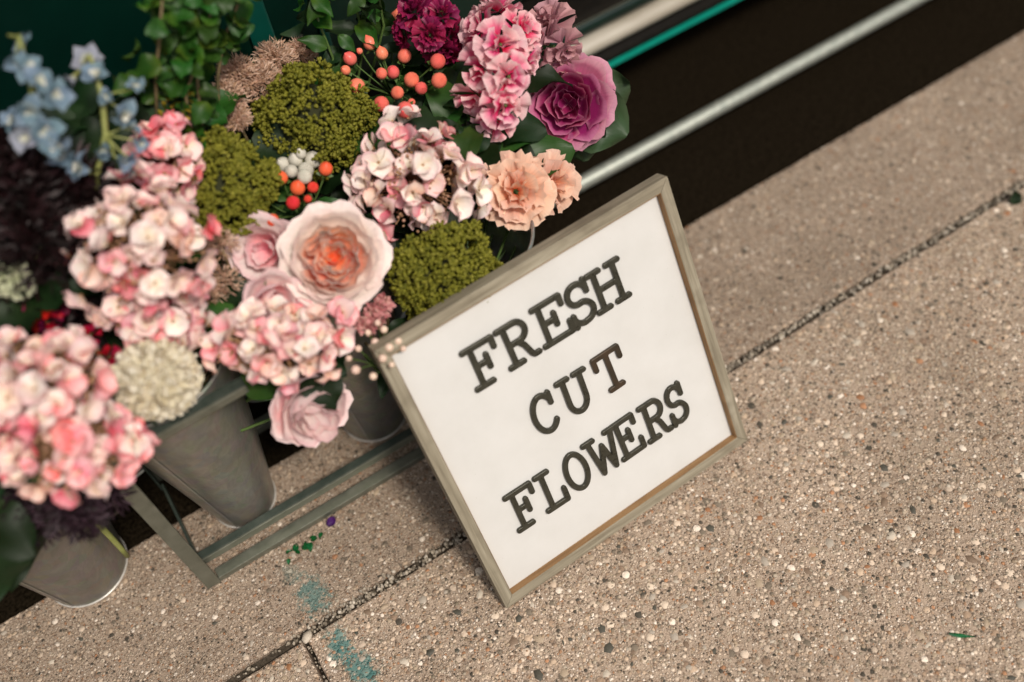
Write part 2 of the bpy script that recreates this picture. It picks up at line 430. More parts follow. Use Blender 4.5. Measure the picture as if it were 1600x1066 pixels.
M['sedum'] = speck_mat("olive_sedum_bud", [(0.10, 0.105, 0.008), (0.17, 0.165, 0.012), (0.23, 0.215, 0.02), (0.14, 0.14, 0.01), (0.27, 0.25, 0.035)], 0.6, 0.12)
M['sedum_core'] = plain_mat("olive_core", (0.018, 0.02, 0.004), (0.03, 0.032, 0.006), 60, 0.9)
M['statice'] = speck_mat("dried_beige_plume", [(0.52, 0.31, 0.20), (0.66, 0.45, 0.33), (0.74, 0.54, 0.42), (0.42, 0.25, 0.14), (0.68, 0.40, 0.31)], 0.7, 0.25)
M['darkfol'] = speck_mat("burgundy_black_foliage", [(0.006, 0.003, 0.003), (0.013, 0.005, 0.005), (0.024, 0.007, 0.009), (0.005, 0.004, 0.003)], 0.55, 0.1)
M['purpfol'] = speck_mat("dark_purple_foliage", [(0.012, 0.006, 0.008), (0.026, 0.012, 0.019), (0.055, 0.028, 0.042), (0.010, 0.008, 0.005)], 0.6, 0.1)
M['berry'] = petal_mat("coral_berry", (0.72, 0.30, 0.16), (0.88, 0.22, 0.15), (0.88, 0.15, 0.11), 0.34, 0.0, 0.10, 0.012)
M['berry_red'] = petal_mat("red_berry", (0.65, 0.18, 0.06), (0.84, 0.12, 0.06), (0.84, 0.07, 0.04), 0.34, 0.0, 0.10, 0.01)
M['berry_white'] = petal_mat("white_berry", (0.50, 0.50, 0.36), (0.62, 0.59, 0.50), (0.66, 0.62, 0.53), 0.5, 0.05, 0.05)
M['berry_peach'] = petal_mat("peach_bud", (0.60, 0.46, 0.28), (0.86, 0.62, 0.48), (0.88, 0.66, 0.54), 0.5, 0.1, 0.08)
M['pinkbits'] = speck_mat("dusty_pink_floret", [(0.60, 0.20, 0.22), (0.68, 0.30, 0.30), (0.72, 0.42, 0.36), (0.45, 0.12, 0.14)], 0.6, 0.25)
M['purple_petal'] = petal_mat("purple_petal", (0.035, 0.006, 0.07), (0.06, 0.012, 0.12), (0.08, 0.02, 0.15), 0.5, 0.2, 0.1)
M['scrap_green'] = petal_mat("bright_green_scrap", (0.006, 0.07, 0.02), (0.010, 0.13, 0.035), (0.008, 0.09, 0.025), 0.25, 0.2, 0.3)

# ------------------------------------------------------------------ mesh helpers
def mk(name, verts, faces, mat=None, uvs=None, smooth_=True):
    me = bpy.data.meshes.new(name)
    me.from_pydata([tuple(v) for v in verts], [], faces)
    if uvs is not None:
        ul = me.uv_layers.new(name="UVMap")
        for lp in me.loops:
            ul.data[lp.index].uv = uvs[lp.vertex_index]
    if smooth_:
        me.shade_smooth()
    if mat is not None:
        me.materials.append(mat)
    me.update()
    return me

def grid(name, nu, nv, fn, mat=None):
    """fn(u in -1..1, v in 0..1) -> point"""
    vs_, uv = [], []
    for j in range(nv + 1):
        for i in range(nu + 1):
            u, v = -1 + 2 * i / nu, j / nv
            vs_.append(fn(u, v))
            uv.append(((u + 1) / 2, v))
    fs = [(j * (nu + 1) + i, j * (nu + 1) + i + 1, (j + 1) * (nu + 1) + i + 1, (j + 1) * (nu + 1) + i) for j in range(nv) for i in range(nu)]
    return mk(name, vs_, fs, mat, uv)

def tube_data(pts, rads, n=7, caps=True):
    vs_, fs = [], []
    pts = [Vector(p) for p in pts]
    ref = None
    for i, p in enumerate(pts):
        t = (pts[min(i + 1, len(pts) - 1)] - pts[max(i - 1, 0)]).normalized()
        if ref is None:
            ref = t.orthogonal().normalized()
        ref = (ref - t * ref.dot(t)).normalized()
        bi = t.cross(ref)
        for k in range(n):
            a = 2 * PI * k / n
            vs_.append(p + (ref * math.cos(a) + bi * math.sin(a)) * rads[i])
    for i in range(len(pts) - 1):
        for k in range(n):
            fs.append((i * n + k, i * n + (k + 1) % n, (i + 1) * n + (k + 1) % n, (i + 1) * n + k))
    if caps:
        fs.append(tuple(range(n - 1, -1, -1)))
        o = (len(pts) - 1) * n
        fs.append(tuple(o + k for k in range(n)))
    return vs_, fs

def tube(name, pts, rads, mat, n=7):
    if not isinstance(rads, (list, tuple)):
        rads = [rads] * len(pts)
    v, f = tube_data(pts, rads, n)
    return mk(name, v, f, mat)

def box_data(x0, x1, y0, y1, z0, z1):
    v = [(x0, y0, z0), (x1, y0, z0), (x1, y1, z0), (x0, y1, z0), (x0, y0, z1), (x1, y0, z1), (x1, y1, z1), (x0, y1, z1)]
    f = [(0, 3, 2, 1), (4, 5, 6, 7), (0, 1, 5, 4), (1, 2, 6, 5), (2, 3, 7, 6), (3, 0, 4, 7)]
    return v, f

def bevelled(name, verts, faces, mat, w=0.001, seg=2):
    bm = bmesh.new()
    bv = [bm.verts.new(v) for v in verts]
    for f in faces:
        bm.faces.new([bv[i] for i in f])
    bmesh.ops.recalc_face_normals(bm, faces=bm.faces)
    bmesh.ops.bevel(bm, geom=list(bm.edges), offset=w, segments=seg, affect='EDGES', profile=0.6)
    me = bpy.data.meshes.new(name)
    bm.to_mesh(me)
    bm.free()
    me.materials.append(mat)
    return me

ICO = None
def ico(sub=1):
    bm = bmesh.new()
    bmesh.ops.create_icosphere(bm, subdivisions=sub, radius=1)
    v = [x.co.copy() for x in bm.verts]
    f = [tuple(y.index for y in x.verts) for x in bm.faces]
    bm.free()
    return v, f
ICO1, ICO2 = ico(1), ico(2)

class Join:
    def __init__(self):
        self.v, self.f = [], []
    def add(self, vs_, fs):
        o = len(self.v)
        self.v += vs_
        self.f += [tuple(i + o for i in f) for f in fs]
    def ball(self, c, r, axes=(1, 1, 1), rotm=None, src=None):
        sv, sf = src or ICO1
        out = []
        for p in sv:
            q = Vector((p.x * axes[0] * r, p.y * axes[1] * r, p.z * axes[2] * r))
            if rotm is not None:
                q = rotm @ q
            out.append(c + q)
        self.add(out, sf)
    def blade(self, c, d, L, w, bend=0.0):
        d = d.normalized()
        s = d.orthogonal().normalized()
        n_ = d.cross(s)
        self.add([c - s * w * 0.5, c + s * w * 0.5, c + d * L * 0.55 + s * w + n_ * bend * 0.4, c + d * L * 0.55 - s * w + n_ * bend * 0.4, c + d * L + n_ * bend],
                 [(0, 1, 2, 3), (3, 2, 4)])
    def mesh(self, name, mat, smooth_=True):
        return mk(name, self.v, self.f, mat, None, smooth_)

WM = {}
def put(name, me, parent=None, world=None, mat=None):
    """link a mesh; world is its world matrix, parent a thing or part"""
    o = bpy.data.objects.new(name, me)
    COL.objects.link(o)
    world = world if world is not None else Matrix.Identity(4)
    WM[o] = world
    if parent is not None:
        o.parent = parent
        o.matrix_basis = WM[parent].inverted() @ world
    else:
        o.matrix_basis = world
    if mat is not None and o.material_slots:
        o.material_slots[0].link = 'OBJECT'
        o.material_slots[0].material = mat
    return o

def thing(name, label, cat, loc, group=None):
    o = bpy.data.objects.new(name, None)
    o.empty_display_size = 0.02
    COL.objects.link(o)
    o.matrix_basis = Matrix.Translation(loc)
    WM[o] = Matrix.Translation(loc)
    o['label'] = label
    o['category'] = cat
    if group:
        o['group'] = group
    return o

def tag(o, label, cat, group=None):
    o['label'] = label
    o['category'] = cat
    if group:
        o['group'] = group
    return o

def frame(p, n, roll=0.0):
    """matrix at p with local z along n"""
    q = Vector(n).normalized().to_track_quat('Z', 'Y')
    return Matrix.Translation(p) @ q.to_matrix().to_4x4() @ Matrix.Rotation(roll, 4, 'Z')

def S(s, s2=None, s3=None):
    return Matrix.Diagonal((s, s2 or s, s3 or s, 1))

def bez(a, b, c, n=9):
    return [a * (1 - t) ** 2 + b * 2 * t * (1 - t) + c * t * t for t in [i / n for i in range(n + 1)]]

def sph(th, ph):
    return Vector((math.sin(th) * math.cos(ph), math.sin(th) * math.sin(ph), math.cos(th)))

TOCAM = lambda p: (CAM - p).normalized()

# ================================================================== GROUND
def struct(o):
    o['kind'] = 'structure'
    return o

g = put("ground", mk("ground", [(-300, -300, -0.05), (300, -300, -0.05), (300, 300, -0.05), (-300, 300, -0.05)], [(0, 1, 2, 3)], M['soil']))
struct(g)
v, f = box_data(-60, 60, 0.3915, 12, -0.045, -0.005)  # near-black brown sheet just below slab level, beyond the far slab
dark_strip = struct(put("dark_strip", mk("dark_strip", v, f, M['near_black_ground'], smooth_=False)))

def slab(name, x0, x1, y0, y1, mat, seed, fine=((-0.9, 1.7), (-0.6, 0.45))):
    """concrete slab with a crumbled arris: the border is broken where the photograph shows it"""
    rnd = random.Random(seed)
    def edge(a, b, lo, hi):
        pts = [a]
        t = a
        sgn = 1 if b > a else -1
        while (b - t) * sgn > 0:
            step = 0.007 if lo - 0.05 < t < hi + 0.05 else 0.25
            t += step * sgn
            if (b - t) * sgn > step * 0.4:
                pts.append(t)
        return pts
    ring = [(x, y0) for x in edge(x0, x1, *fine[0])] + [(x1, y) for y in edge(y0, y1, *fine[1])] + \
           [(x, y1) for x in edge(x1, x0, *fine[0])] + [(x0, y) for y in edge(y1, y0, *fine[1])]
    n = len(ring)
    ins = []
    for i, (x, y) in enumerate(ring):
        w = 0.0025 + 0.0035 * rnd.random() ** 2
        jx = rnd.uniform(-.0012, .0012)
        ix = min(max(x + jx, x0 + w), x1 - w)
        iy = min(max(y + jx, y0 + w), y1 - w)
        ins.append((ix, iy))
    vs_ = [(x, y, 0) for x, y in ins]
    vs_ += [(x * .35 + X * .65, y * .35 + Y * .65, -0.0014) for (x, y), (X, Y) in zip(ins, ring)]
    vs_ += [(x + rnd.uniform(-.0008, .0008), y + rnd.uniform(-.0008, .0008), -0.0045) for x, y in ring]
    vs_ += [(x, y, -0.049) for x, y in ring]
    fs = [tuple(range(n))]
    for k in range(3):
        for i in range(n):
            j = (i + 1) % n
            fs.append((k * n + i, (k + 1) * n + i, (k + 1) * n + j, k * n + j))
    me = mk(name, vs_, fs, mat, smooth_=False)
    return struct(put(name, me))

slab_far = slab("pavement_slab", -4, 6, 0.1335, 0.3900, M['slab_far'], 1)
slab_near = slab("pavement_slab", -0.2465, 6, -4, 0.1195, M['slab_near'], 2)
slab_side = slab("pavement_slab", -4, -0.2535, -4, 0.1195, M['slab_side'], 3)

# stones set in the slabs
def pebble_mesh(seed):
    rnd = random.Random(seed)
    vs_ = []
    ph = [rnd.uniform(0, 6.28) for _ in range(4)]
    for p in ICO1[0]:
        a = math.atan2(p.y, p.x)
        k = 1 + 0.13 * math.sin(2 * a + ph[0]) + 0.10 * math.sin(3 * a + ph[1]) + 0.06 * math.sin(5 * a + ph[2])
        vs_.append((p.x * k, p.y * k * rnd.uniform(.92, 1.06), p.z))
    me = mk("pebble", vs_, ICO1[1], M['peb_cream'])
    return me
PEB = [pebble_mesh(i) for i in range(9)]
PMATS = ['peb_cream'] * 7 + ['peb_grey'] * 6 + ['peb_tan'] * 5 + ['peb_dark'] * 3 + ['peb_rust'] * 2 + ['peb_brown'] * 3

def in_view(p, m=30):
    c = rot.transposed() @ (Vector(p) - CAM)
    if c.z >= 0:
        return False
    x, y = 800 + FPX * c.x / -c.z, 533 - FPX * c.y / -c.z
    return -m < x < 1600 + m and -m < y < 1066 + m

def pebbles(par, n_big, n_small, x0, x1, y0, y1, seed, smin, smax, mats=PMATS):
    rnd = random.Random(seed)
    used = []
    k = 0
    tries = 0
    while k < n_big and tries < 20000:
        tries += 1
        x, y = rnd.uniform(x0, x1), rnd.uniform(y0, y1)
        if not in_view((x, y, 0)):
            continue
        r = smin + (smax - smin) * rnd.random() ** 2.6
        if any((x - a) ** 2 + (y - b) ** 2 < (r + c) ** 2 for a, b, c in used):
            continue
        used.append((x, y, r))
        asp = rnd.uniform(.55, 1.0)
        w = Matrix.Translation((x, y, -r * 0.16 + 0.0002)) @ Matrix.Rotation(rnd.uniform(0, 6.28), 4, 'Z') @ S(r, r * asp, r * .30)
        put("pebble", rnd.choice(PEB), par, w, M[rnd.choice(mats)])
        k += 1
    J = Join()
    k = tries = 0
    while k < n_small and tries < 60000:
        tries += 1
        x, y = rnd.uniform(x0, x1), rnd.uniform(y0, y1)
        if not in_view((x, y, 0)):
            continue
        r = smin * rnd.uniform(.40, 1.05)
        rm = Matrix.Rotation(rnd.uniform(0, 6.28), 3, 'Z')
        J.ball(Vector((x, y, -r * .15)), r, (1, rnd.uniform(.55, 1), .38), rm)
        k += 1
    o = put("small_pebbles", J.mesh("small_pebbles", M['small_pebble']), par)
    o['kind'] = 'stuff'

pebbles(slab_near, 300, 5200, -0.24, 1.35, -0.62, 0.112, 11, 0.0036, 0.0095)
pebbles(slab_far, 130, 2200, -0.72, 1.6, 0.142, 0.382, 12, 0.0028, 0.0056)
pebbles(slab_side, 30, 120, -0.5, -0.262, -0.1, 0.112, 13, 0.0034, 0.007)
# a stone lying loose where the joints cross
tag(put("stone", PEB[3], None, Matrix.Translation((-0.2445, 0.1185, 0.0035)) @ Matrix.Rotation(.6, 4, 'Z') @ S(.0095, .0078, .0055), M['peb_cream']),
    "pale loose stone lying where two pavement joints cross", "stone")

def joint_gravel():
    rnd = random.Random(5)
    J = Join()
    for k in range(1900):
        x = rnd.uniform(-0.75, 1.75)
        y = 0.1265 + rnd.gauss(0, .0030)
        y = min(max(y, .119), .1345)
        r = rnd.uniform(.0016, .0040)
        dens = 0.55 + .45 * math.sin(x * 9 + 1.3) * math.sin(x * 23)
        if x < -0.27 and rnd.random() < .75:
            continue
        if rnd.random() > dens + .25:
            continue
        rm = Euler((rnd.uniform(0, 6), rnd.uniform(0, 6), rnd.uniform(0, 6))).to_matrix()
        J.ball(Vector((x, y, -0.0060 + rnd.random() * .0060)), r, (1, rnd.uniform(.6, 1), rnd.uniform(.5, .9)), rm)
    for k in range(170):       # spilled over the edges beside the sign
        x = rnd.gauss(-0.19, .04) if k < 90 else rnd.uniform(-.15, .04)
        y = 0.128 + rnd.gauss(0, .008 if k < 90 else .006)
        r = rnd.uniform(.0012, .0034)
        rm = Euler((rnd.uniform(0, 6), rnd.uniform(0, 6), rnd.uniform(0, 6))).to_matrix()
        J.ball(Vector((x, y, r * .5)), r, (1, rnd.uniform(.6, 1), rnd.uniform(.5, .8)), rm)
    for k in range(60):
        J.ball(Vector((-.25 + rnd.gauss(0, .001), rnd.uniform(-.1, .115), -.012)), rnd.uniform(.001, .002))
    o = put("joint_gravel", J.mesh("joint_gravel", M['gravel'], False))
    o['kind'] = 'stuff'
    o['label'] = "small loose gravel packed in the joint between the pavement slabs"
    o['category'] = "gravel"
joint_gravel()
v, f = box_data(-4, 6, 0.1195, 0.1335, -0.049, -0.0095)
struct(put("joint_bed", mk("joint_bed", v, f, M['soil'], smooth_=False)))

# ================================================================== SIGN
SIGN_W, SIGN_H = 0.420, 0.430
LEAN = R_(26.5)
ux = Vector((0.99951, 0.03142, 0))
nb = Vector((-0.03142, 0.99951, 0))
vy = Vector((0, 0, math.cos(LEAN))) + nb * math.sin(LEAN)
SM = Matrix.Identity(4)
SM.col[0][:3] = ux
SM.col[1][:3] = vy
SM.col[2][:3] = ux.cross(vy)
SM.translation = Vector((-0.0028, -0.0046, 0.0100))   # the lower back edge of the frame stands on the slab
# the board's front is local z = 0; the frame stands 9 mm in front of it and 12 mm behind
FW = 0.0155
sign = thing("sign", "white board sign in grey wood frame with raised letters reading FRESH CUT FLOWERS", "sign", (0, 0, 0))
BZ = -0.0115        # board face lies 8 mm behind the frame front
def rail(pts, z0, z1, mat, name="frame_rail", w=.0011):
    n = len(pts)
    vs_ = [(x, y, z0) for x, y in pts] + [(x, y, z1) for x, y in pts]
    fs = [tuple(range(n - 1, -1, -1)), tuple(range(n, 2 * n))] + [(i, (i + 1) % n, n + (i + 1) % n, n + i) for i in range(n)]
    return put(name, bevelled(name, vs_, fs, mat, w), sign, SM)
W_, H_ = SIGN_W, SIGN_H
D0 = -0.022
e = .0002
rail([(0, 0), (W_, 0), (W_ - FW, FW - e), (FW, FW - e)], D0, 0, M['wood_x'])
rail([(0, H_), (FW, H_ - FW + e), (W_ - FW, H_ - FW + e), (W_, H_)], D0, 0, M['wood_x'])
rail([(0, e), (FW - e, FW), (FW - e, H_ - FW), (0, H_ - e)], D0, 0, M['wood_y'])
rail([(W_, e), (W_, H_ - e), (W_ - FW + e, H_ - FW), (W_ - FW + e, FW)], D0, 0, M['wood_y'])
# raw brown inner edge of the frame
def strip(x0, x1, y0, y1, mat):
    v, f = box_data(x0, x1, y0, y1, BZ + .0002, -.0006)
    put("inner_edge", mk("inner_edge", v, f, mat, smooth_=False), sign, SM)
T = .0007
strip(FW, W_ - FW, FW, FW + T, M['raw_x'])
strip(FW, W_ - FW, H_ - FW - T, H_ - FW, M['raw_x'])
strip(FW, FW + T * .6, FW + T, H_ - FW - T, M['raw_y'])
strip(W_ - FW - T, W_ - FW, FW + T, H_ - FW - T, M['raw_y'])
v, f = box_data(FW * .6, W_ - FW * .6, FW * .6, H_ - FW * .6, BZ - .006, BZ)
put("board", mk("board", v, f, M['board'], smooth_=False), sign, SM)

# letters: typewriter strokes with round ends, outlined from their distance field
def arc(cx, cy, rx, ry, a0, a1, n=14):
    return [(cx + rx * math.cos(R_(a0 + (a1 - a0) * i / n)), cy + ry * math.sin(R_(a0 + (a1 - a0) * i / n))) for i in range(n + 1)]
def glyph(ch):
    s = []
    L = lambda *p: s.append(list(p))
    if ch == 'F':
        L((.27, 0), (.27, 1)); L((.06, 1), (.90, 1), (.90, .76)); L((.27, .52), (.60, .52)); L((.62, .68), (.62, .36)); L((.06, 0), (.55, 0))
    elif ch == 'R':
        L((.24, 0), (.24, 1)); L((.06, 1), (.56, 1)); s.append([(.56, 1)] + arc(.56, .76, .26, .24, 90, -90) + [(.24, .52)])
        L((.06, 0), (.46, 0)); s.append([(.52, .50), (.64, .36), (.76, .06), (.82, 0), (.95, 0)])
    elif ch == 'E':
        L((.22, 0), (.22, 1)); L((.06, 1), (.86, 1), (.86, .78)); L((.22, .52), (.56, .52)); L((.58, .67), (.58, .37)); L((.06, 0), (.92, 0), (.92, .26))
    elif ch == 'S':
        s.append(arc(.48, .75, .32, .25, 15, 90) + arc(.45, .75, .31, .25, 90, 265) + arc(.50, .26, .34, .25, 82, -90) + arc(.45, .26, .33, .26, -90, -165))
        L((.80, 1.02), (.80, .72)); L((.12, .28), (.12, -.02))
    elif ch == 'H':
        L((.22, 0), (.22, 1)); L((.78, 0), (.78, 1)); L((.22, .52), (.78, .52))
        for x in (.22, .78):
            L((x - .17, 0), (x + .17, 0)); L((x - .17, 1), (x + .17, 1))
    elif ch == 'C':
        s.append(arc(.52, .5, .44, .5, 38, 322, 26)); L((.88, .98), (.88, .70))
    elif ch == 'U':
        s.append([(.22, 1), (.22, .34)] + arc(.5, .34, .28, .34, 180, 360) + [(.78, 1)])
        L((.05, 1), (.39, 1)); L((.61, 1), (.95, 1))
    elif ch == 'T':
        L((.5, 0), (.5, 1)); L((.07, .72), (.07, 1), (.93, 1), (.93, .72)); L((.28, 0), (.72, 0))
    elif ch == 'L':
        L((.30, 0), (.30, 1)); L((.08, 1), (.56, 1)); L((.08, 0), (.92, 0), (.92, .32))
    elif ch == 'O':
        s.append(arc(.5, .5, .43, .5, 0, 360, 32))
    elif ch == 'W':
        L((.13, 1), (.30, 0), (.5, .72), (.70, 0), (.87, 1)); L((.0, 1), (.30, 1)); L((.70, 1), (1.0, 1))
    return s

def outline(strokes, w, h, r):
    """contours of the set of points closer than r to the strokes (marching squares)"""
    segs = []
    for st in strokes:
        for a, b in zip(st[:-1], st[1:]):
            segs.append((a[0] * w, a[1] * h, b[0] * w, b[1] * h))
    st_ = r * 0.30
    x0, y0 = -2.0 * r, -2.0 * r
    nx, ny = int((w + 4 * r) / st_) + 2, int((h + 4 * r) / st_) + 2
    F = []
    for j in range(ny + 1):
        row = []
        for i in range(nx + 1):
            px, py = x0 + i * st_, y0 + j * st_
            d = 1e9
            for ax, ay, bx, by in segs:
                dx, dy = bx - ax, by - ay
                t = max(0, min(1, ((px - ax) * dx + (py - ay) * dy) / (dx * dx + dy * dy + 1e-12)))
                q = (ax + dx * t - px) ** 2 + (ay + dy * t - py) ** 2
                if q < d:
                    d = q
            row.append(math.sqrt(d) - r)
        F.append(row)
    nxt = {}
    def pt(i0, j0, i1, j1):
        key = (i0, j0, i1, j1) if (i0, j0) < (i1, j1) else (i1, j1, i0, j0)
        return key
    def pos(k):
        a, b = F[k[1]][k[0]], F[k[3]][k[2]]
        t = a / (a - b)
        return (x0 + (k[0] + (k[2] - k[0]) * t) * st_, y0 + (k[1] + (k[3] - k[1]) * t) * st_)
    for j in range(ny):
        for i in range(nx):
            c = [(i, j), (i + 1, j), (i + 1, j + 1), (i, j + 1)]
            ins = [F[q[1]][q[0]] < 0 for q in c]
            if all(ins) or not any(ins):
                continue
            ent, ext = [], []
            for k in range(4):
                a, b = k, (k + 1) % 4
                if ins[a] != ins[b]:
                    (ext if ins[a] else ent).append(pt(*c[a], *c[b]))
            for a, b in zip(ext, ent if len(ext) == 1 else ent[::-1]):
                nxt[a] = b
    loops = []
    while nxt:
        k0 = next(iter(nxt))
        lp = [k0]
        k = nxt.pop(k0)
        while k != k0 and k in nxt:
            lp.append(k)
            k = nxt.pop(k)
        if len(lp) > 6:
            loops.append([pos(q) for q in lp])
    return loops

def letter_mesh(ch, w, h, r):
    cu = bpy.data.curves.new("letter", 'CURVE')
    cu.dimensions = '2D'
    cu.fill_mode = 'BOTH'
    cu.extrude = 0.0015
    cu.bevel_depth = 0.0009
    cu.bevel_resolution = 2
    cu.offset = -0.0007
    for lp in outline(glyph(ch), w, h, r):
        sp = cu.splines.new('POLY')
        sp.points.add(len(lp) - 1)
        for p, q in zip(sp.points, lp):
            p.co = (q[0], q[1], 0, 1)
        sp.use_cyclic_u = True
    tmp = bpy.data.objects.new("letter", cu)
    COL.objects.link(tmp)
    bpy.context.view_layer.update()
    me = bpy.data.meshes.new_from_object(tmp.evaluated_get(bpy.context.evaluated_depsgraph_get()))
    bpy.data.objects.remove(tmp)
    bpy.data.curves.remove(cu)
    me.materials.clear()
    me.materials.append(M['letter'])
    me.name = "letter"
    return me

RS = 0.0036
ROWS = [("FRESH", 0.3055, 0.061, [(.086, .141), (.1355, .190), (.187, .243), (.2335, .2825), (.2705, .330)]),
        ("CUT", 0.1955, 0.061, [(.136, .179), (.180, .233), (.2385, .2895)]),
        ("FLOWERS", 0.0875, 0.064, [(.0575, .1085), (.1035, .1485), (.1475, .189), (.1845, .2415), (.2295, .2775), (.2745, .323), (.317, .3575)])]
lr = random.Random(3)
for word, base, hh, xs in ROWS:
    for k, (ch, (a, b)) in enumerate(zip(word, xs)):
        w, h = (b - a) - 2 * RS, hh - 2 * RS
        me = letter_mesh(ch, w, h, RS)
        # the letters overlap where they touch, so they sit at slightly different heights
        o = put("letter", me, sign, SM @ Matrix.Translation((a + RS, base + RS, BZ + .0022 + .00025 * (k % 2))) @ Matrix.Rotation(R_(lr.uniform(-1.5, 1.5)), 4, 'Z'),
                M['letter_rust'] if (word == "CUT" and ch == "T") else None)

# ================================================================== STAND AND BUCKETS
stand = thing("flower_stand", "grey green painted steel angle iron stand holding the flower buckets", "stand", (-0.03, 0.36, 0))
SX0, SX1, SY0, SY1, TOPZ = -0.332, 0.150, 0.262, 0.47, 0.352
def bar(name, x0, x1, y0, y1, z0, z1, mat=None, b=.0012):
    v, f = box_data(x0, x1, y0, y1, z0, z1)
    return put(name, bevelled(name, v, f, mat or M['stand'], b), stand)
LW, LT = .020, .0035
for x, sx in ((SX0, 1), (SX1, -1)):
    for y, sy in ((SY0, 1), (SY1, -1)):
        a, b_ = sorted((x, x + sx * LW))
        c, d = sorted((y, y + sy * LT))
        lg = bar("leg", a, b_, c, d, .0005, TOPZ + .02)
        a, b_ = sorted((x + .0002 * sx, x + sx * LT))
        c, d = sorted((y + sy * LT, y + sy * LW))
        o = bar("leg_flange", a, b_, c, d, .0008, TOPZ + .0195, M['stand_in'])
# lower front rails: one near the ground, one just above it
bar("lower_rail", SX0 + LW, SX1 - LW, SY0 + .0008, SY0 + .0175, .0005, .0120)
bar("lower_rail", SX0 + .006, SX1 - .006, SY0 + .020, SY0 + .0235, .030, .043, M['stand'])
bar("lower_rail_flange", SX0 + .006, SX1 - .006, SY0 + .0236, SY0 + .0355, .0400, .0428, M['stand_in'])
bar("lower_rail", SX0 + LW, SX1 - LW, SY1 - .018, SY1 - .001, .0005, .0155)
# top rails: the front one stops short with a cut end
bar("top_rail", SX0 - .001, -0.147, SY0 - .0080, SY0 - .0040, TOPZ + .003, TOPZ + .0145)
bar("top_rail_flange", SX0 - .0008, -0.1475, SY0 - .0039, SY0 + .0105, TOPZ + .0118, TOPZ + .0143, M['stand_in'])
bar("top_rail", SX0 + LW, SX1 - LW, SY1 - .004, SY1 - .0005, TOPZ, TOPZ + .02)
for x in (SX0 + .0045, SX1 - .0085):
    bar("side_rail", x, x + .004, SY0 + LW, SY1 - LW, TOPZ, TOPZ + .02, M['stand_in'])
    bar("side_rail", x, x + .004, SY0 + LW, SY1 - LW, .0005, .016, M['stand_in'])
# thin wire shelf edge behind the cut end
wv_, wf_ = tube_data([Vector((-.150, .405, .372)), Vector((-.150, .292, .372)), Vector((-.05, .292, .372)), Vector((-.05, .405, .372))], [.0015] * 4, 6)
put("wire_shelf_edge", mk("wire_shelf_edge", wv_, wf_, M['pipe']), stand)

def bucket(cx, cy, z0, rb, rt, h, label, mat, tilt=(0, 0)):
    t = thing("flower_bucket", label, "bucket", (cx, cy, z0), "metal flower buckets")
    n = 48
    prof = [(rb, .004), (rb + (rt - rb) * .5, h * .5), (rt, h), (rt - .002, h), (rb - .002 + (rt - rb) * .3, h * .3), (rb - .003, .012), (0.001, .012)]
    vs_, fs = [], []
    for r, z in prof:
        for k in range(n):
            a = 2 * PI * k / n
            vs_.append((r * math.cos(a), r * math.sin(a), z))
    for j in range(len(prof) - 1):
        for k in range(n):
            fs.append((j * n + k, j * n + (k + 1) % n, (j + 1) * n + (k + 1) % n, (j + 1) * n + k))
    fs.append(tuple(range(n - 1, -1, -1)))
    me = mk("bucket_wall", vs_, fs, mat)
    me.set_sharp_from_angle(angle=R_(40))
    W = Matrix.Translation((cx, cy, z0)) @ Matrix.Rotation(tilt[0], 4, 'X') @ Matrix.Rotation(tilt[1], 4, 'Y')
    put("bucket_wall", me, t, W)
    def ringm(name, R0, z, r, m):
        pts = []
        v2, f2 = [], []
        q = 8
        for k in range(n):
            a = 2 * PI * k / n
            for j in range(q):
                b = 2 * PI * j / q
                rr = R0 + r * math.cos(b)
                v2.append((rr * math.cos(a), rr * math.sin(a), z + r * math.sin(b)))
        for k in range(n):
            for j in range(q):
                f2.append((k * q + j, ((k + 1) % n) * q + j, ((k + 1) % n) * q + (j + 1) % q, k * q + (j + 1) % q))
        put(name, mk(name, v2, f2, m), t, W)
    sv, sf = [], []
    for z_ in (.006, h * .5, h - .004):
        r_ = rb + (rt - rb) * z_ / h + .0006
        for a_ in (R_(-128), R_(-128) + .0035 / r_):
            sv.append((r_ * math.cos(a_), r_ * math.sin(a_), z_))
    put("seam", mk("seam", sv, [(0, 1, 3, 2), (2, 3, 5, 4)], M['galv_light']), t, W)
    ringm("rolled_rim", rt, h, .0024, M['galv_light'] if mat is M['galv_light'] else mat)
    ringm("base_rim", rb + .0003, .0020, .0015, M['rim'])
    return t
bucket(-0.468, 0.396, 0, .058, .102, .33, "grey metal bucket standing alone left of the stand, under dark purple foliage", M['galv_dark'])
bucket(-0.232, 0.362, 0, .046, .099, .375, "brushed metal bucket with greenish sheen behind the cut top rail of the stand", M['galv'])
bucket(-0.004, 0.378, 0, .050, .096, .37, "dark metal bucket between the hanging pink rose and the sign", M['galv'])
bucket(0.172, 0.312, 0, .050, .092, .350, "pale bluish metal bucket half hidden behind the top edge of the sign", M['galv_light'])
for x, y, s in ((-.36, .55, "the blue delphinium"), (-.12, .555, "the trailing green ivy"), (.09, .555, "the tall coral berries")):
    bucket(x, y, -.005, .05, .082, .36, "metal bucket hidden by the flowers, holding " + s, M['galv'])
SRC = {'L': (-.47, .385), 'M': (-.232, .362), 'N': (-.004, .378), 'B': (.172, .312), 'R0': (-.36, .55), 'R1': (-.12, .555), 'R2': (.09, .555)}

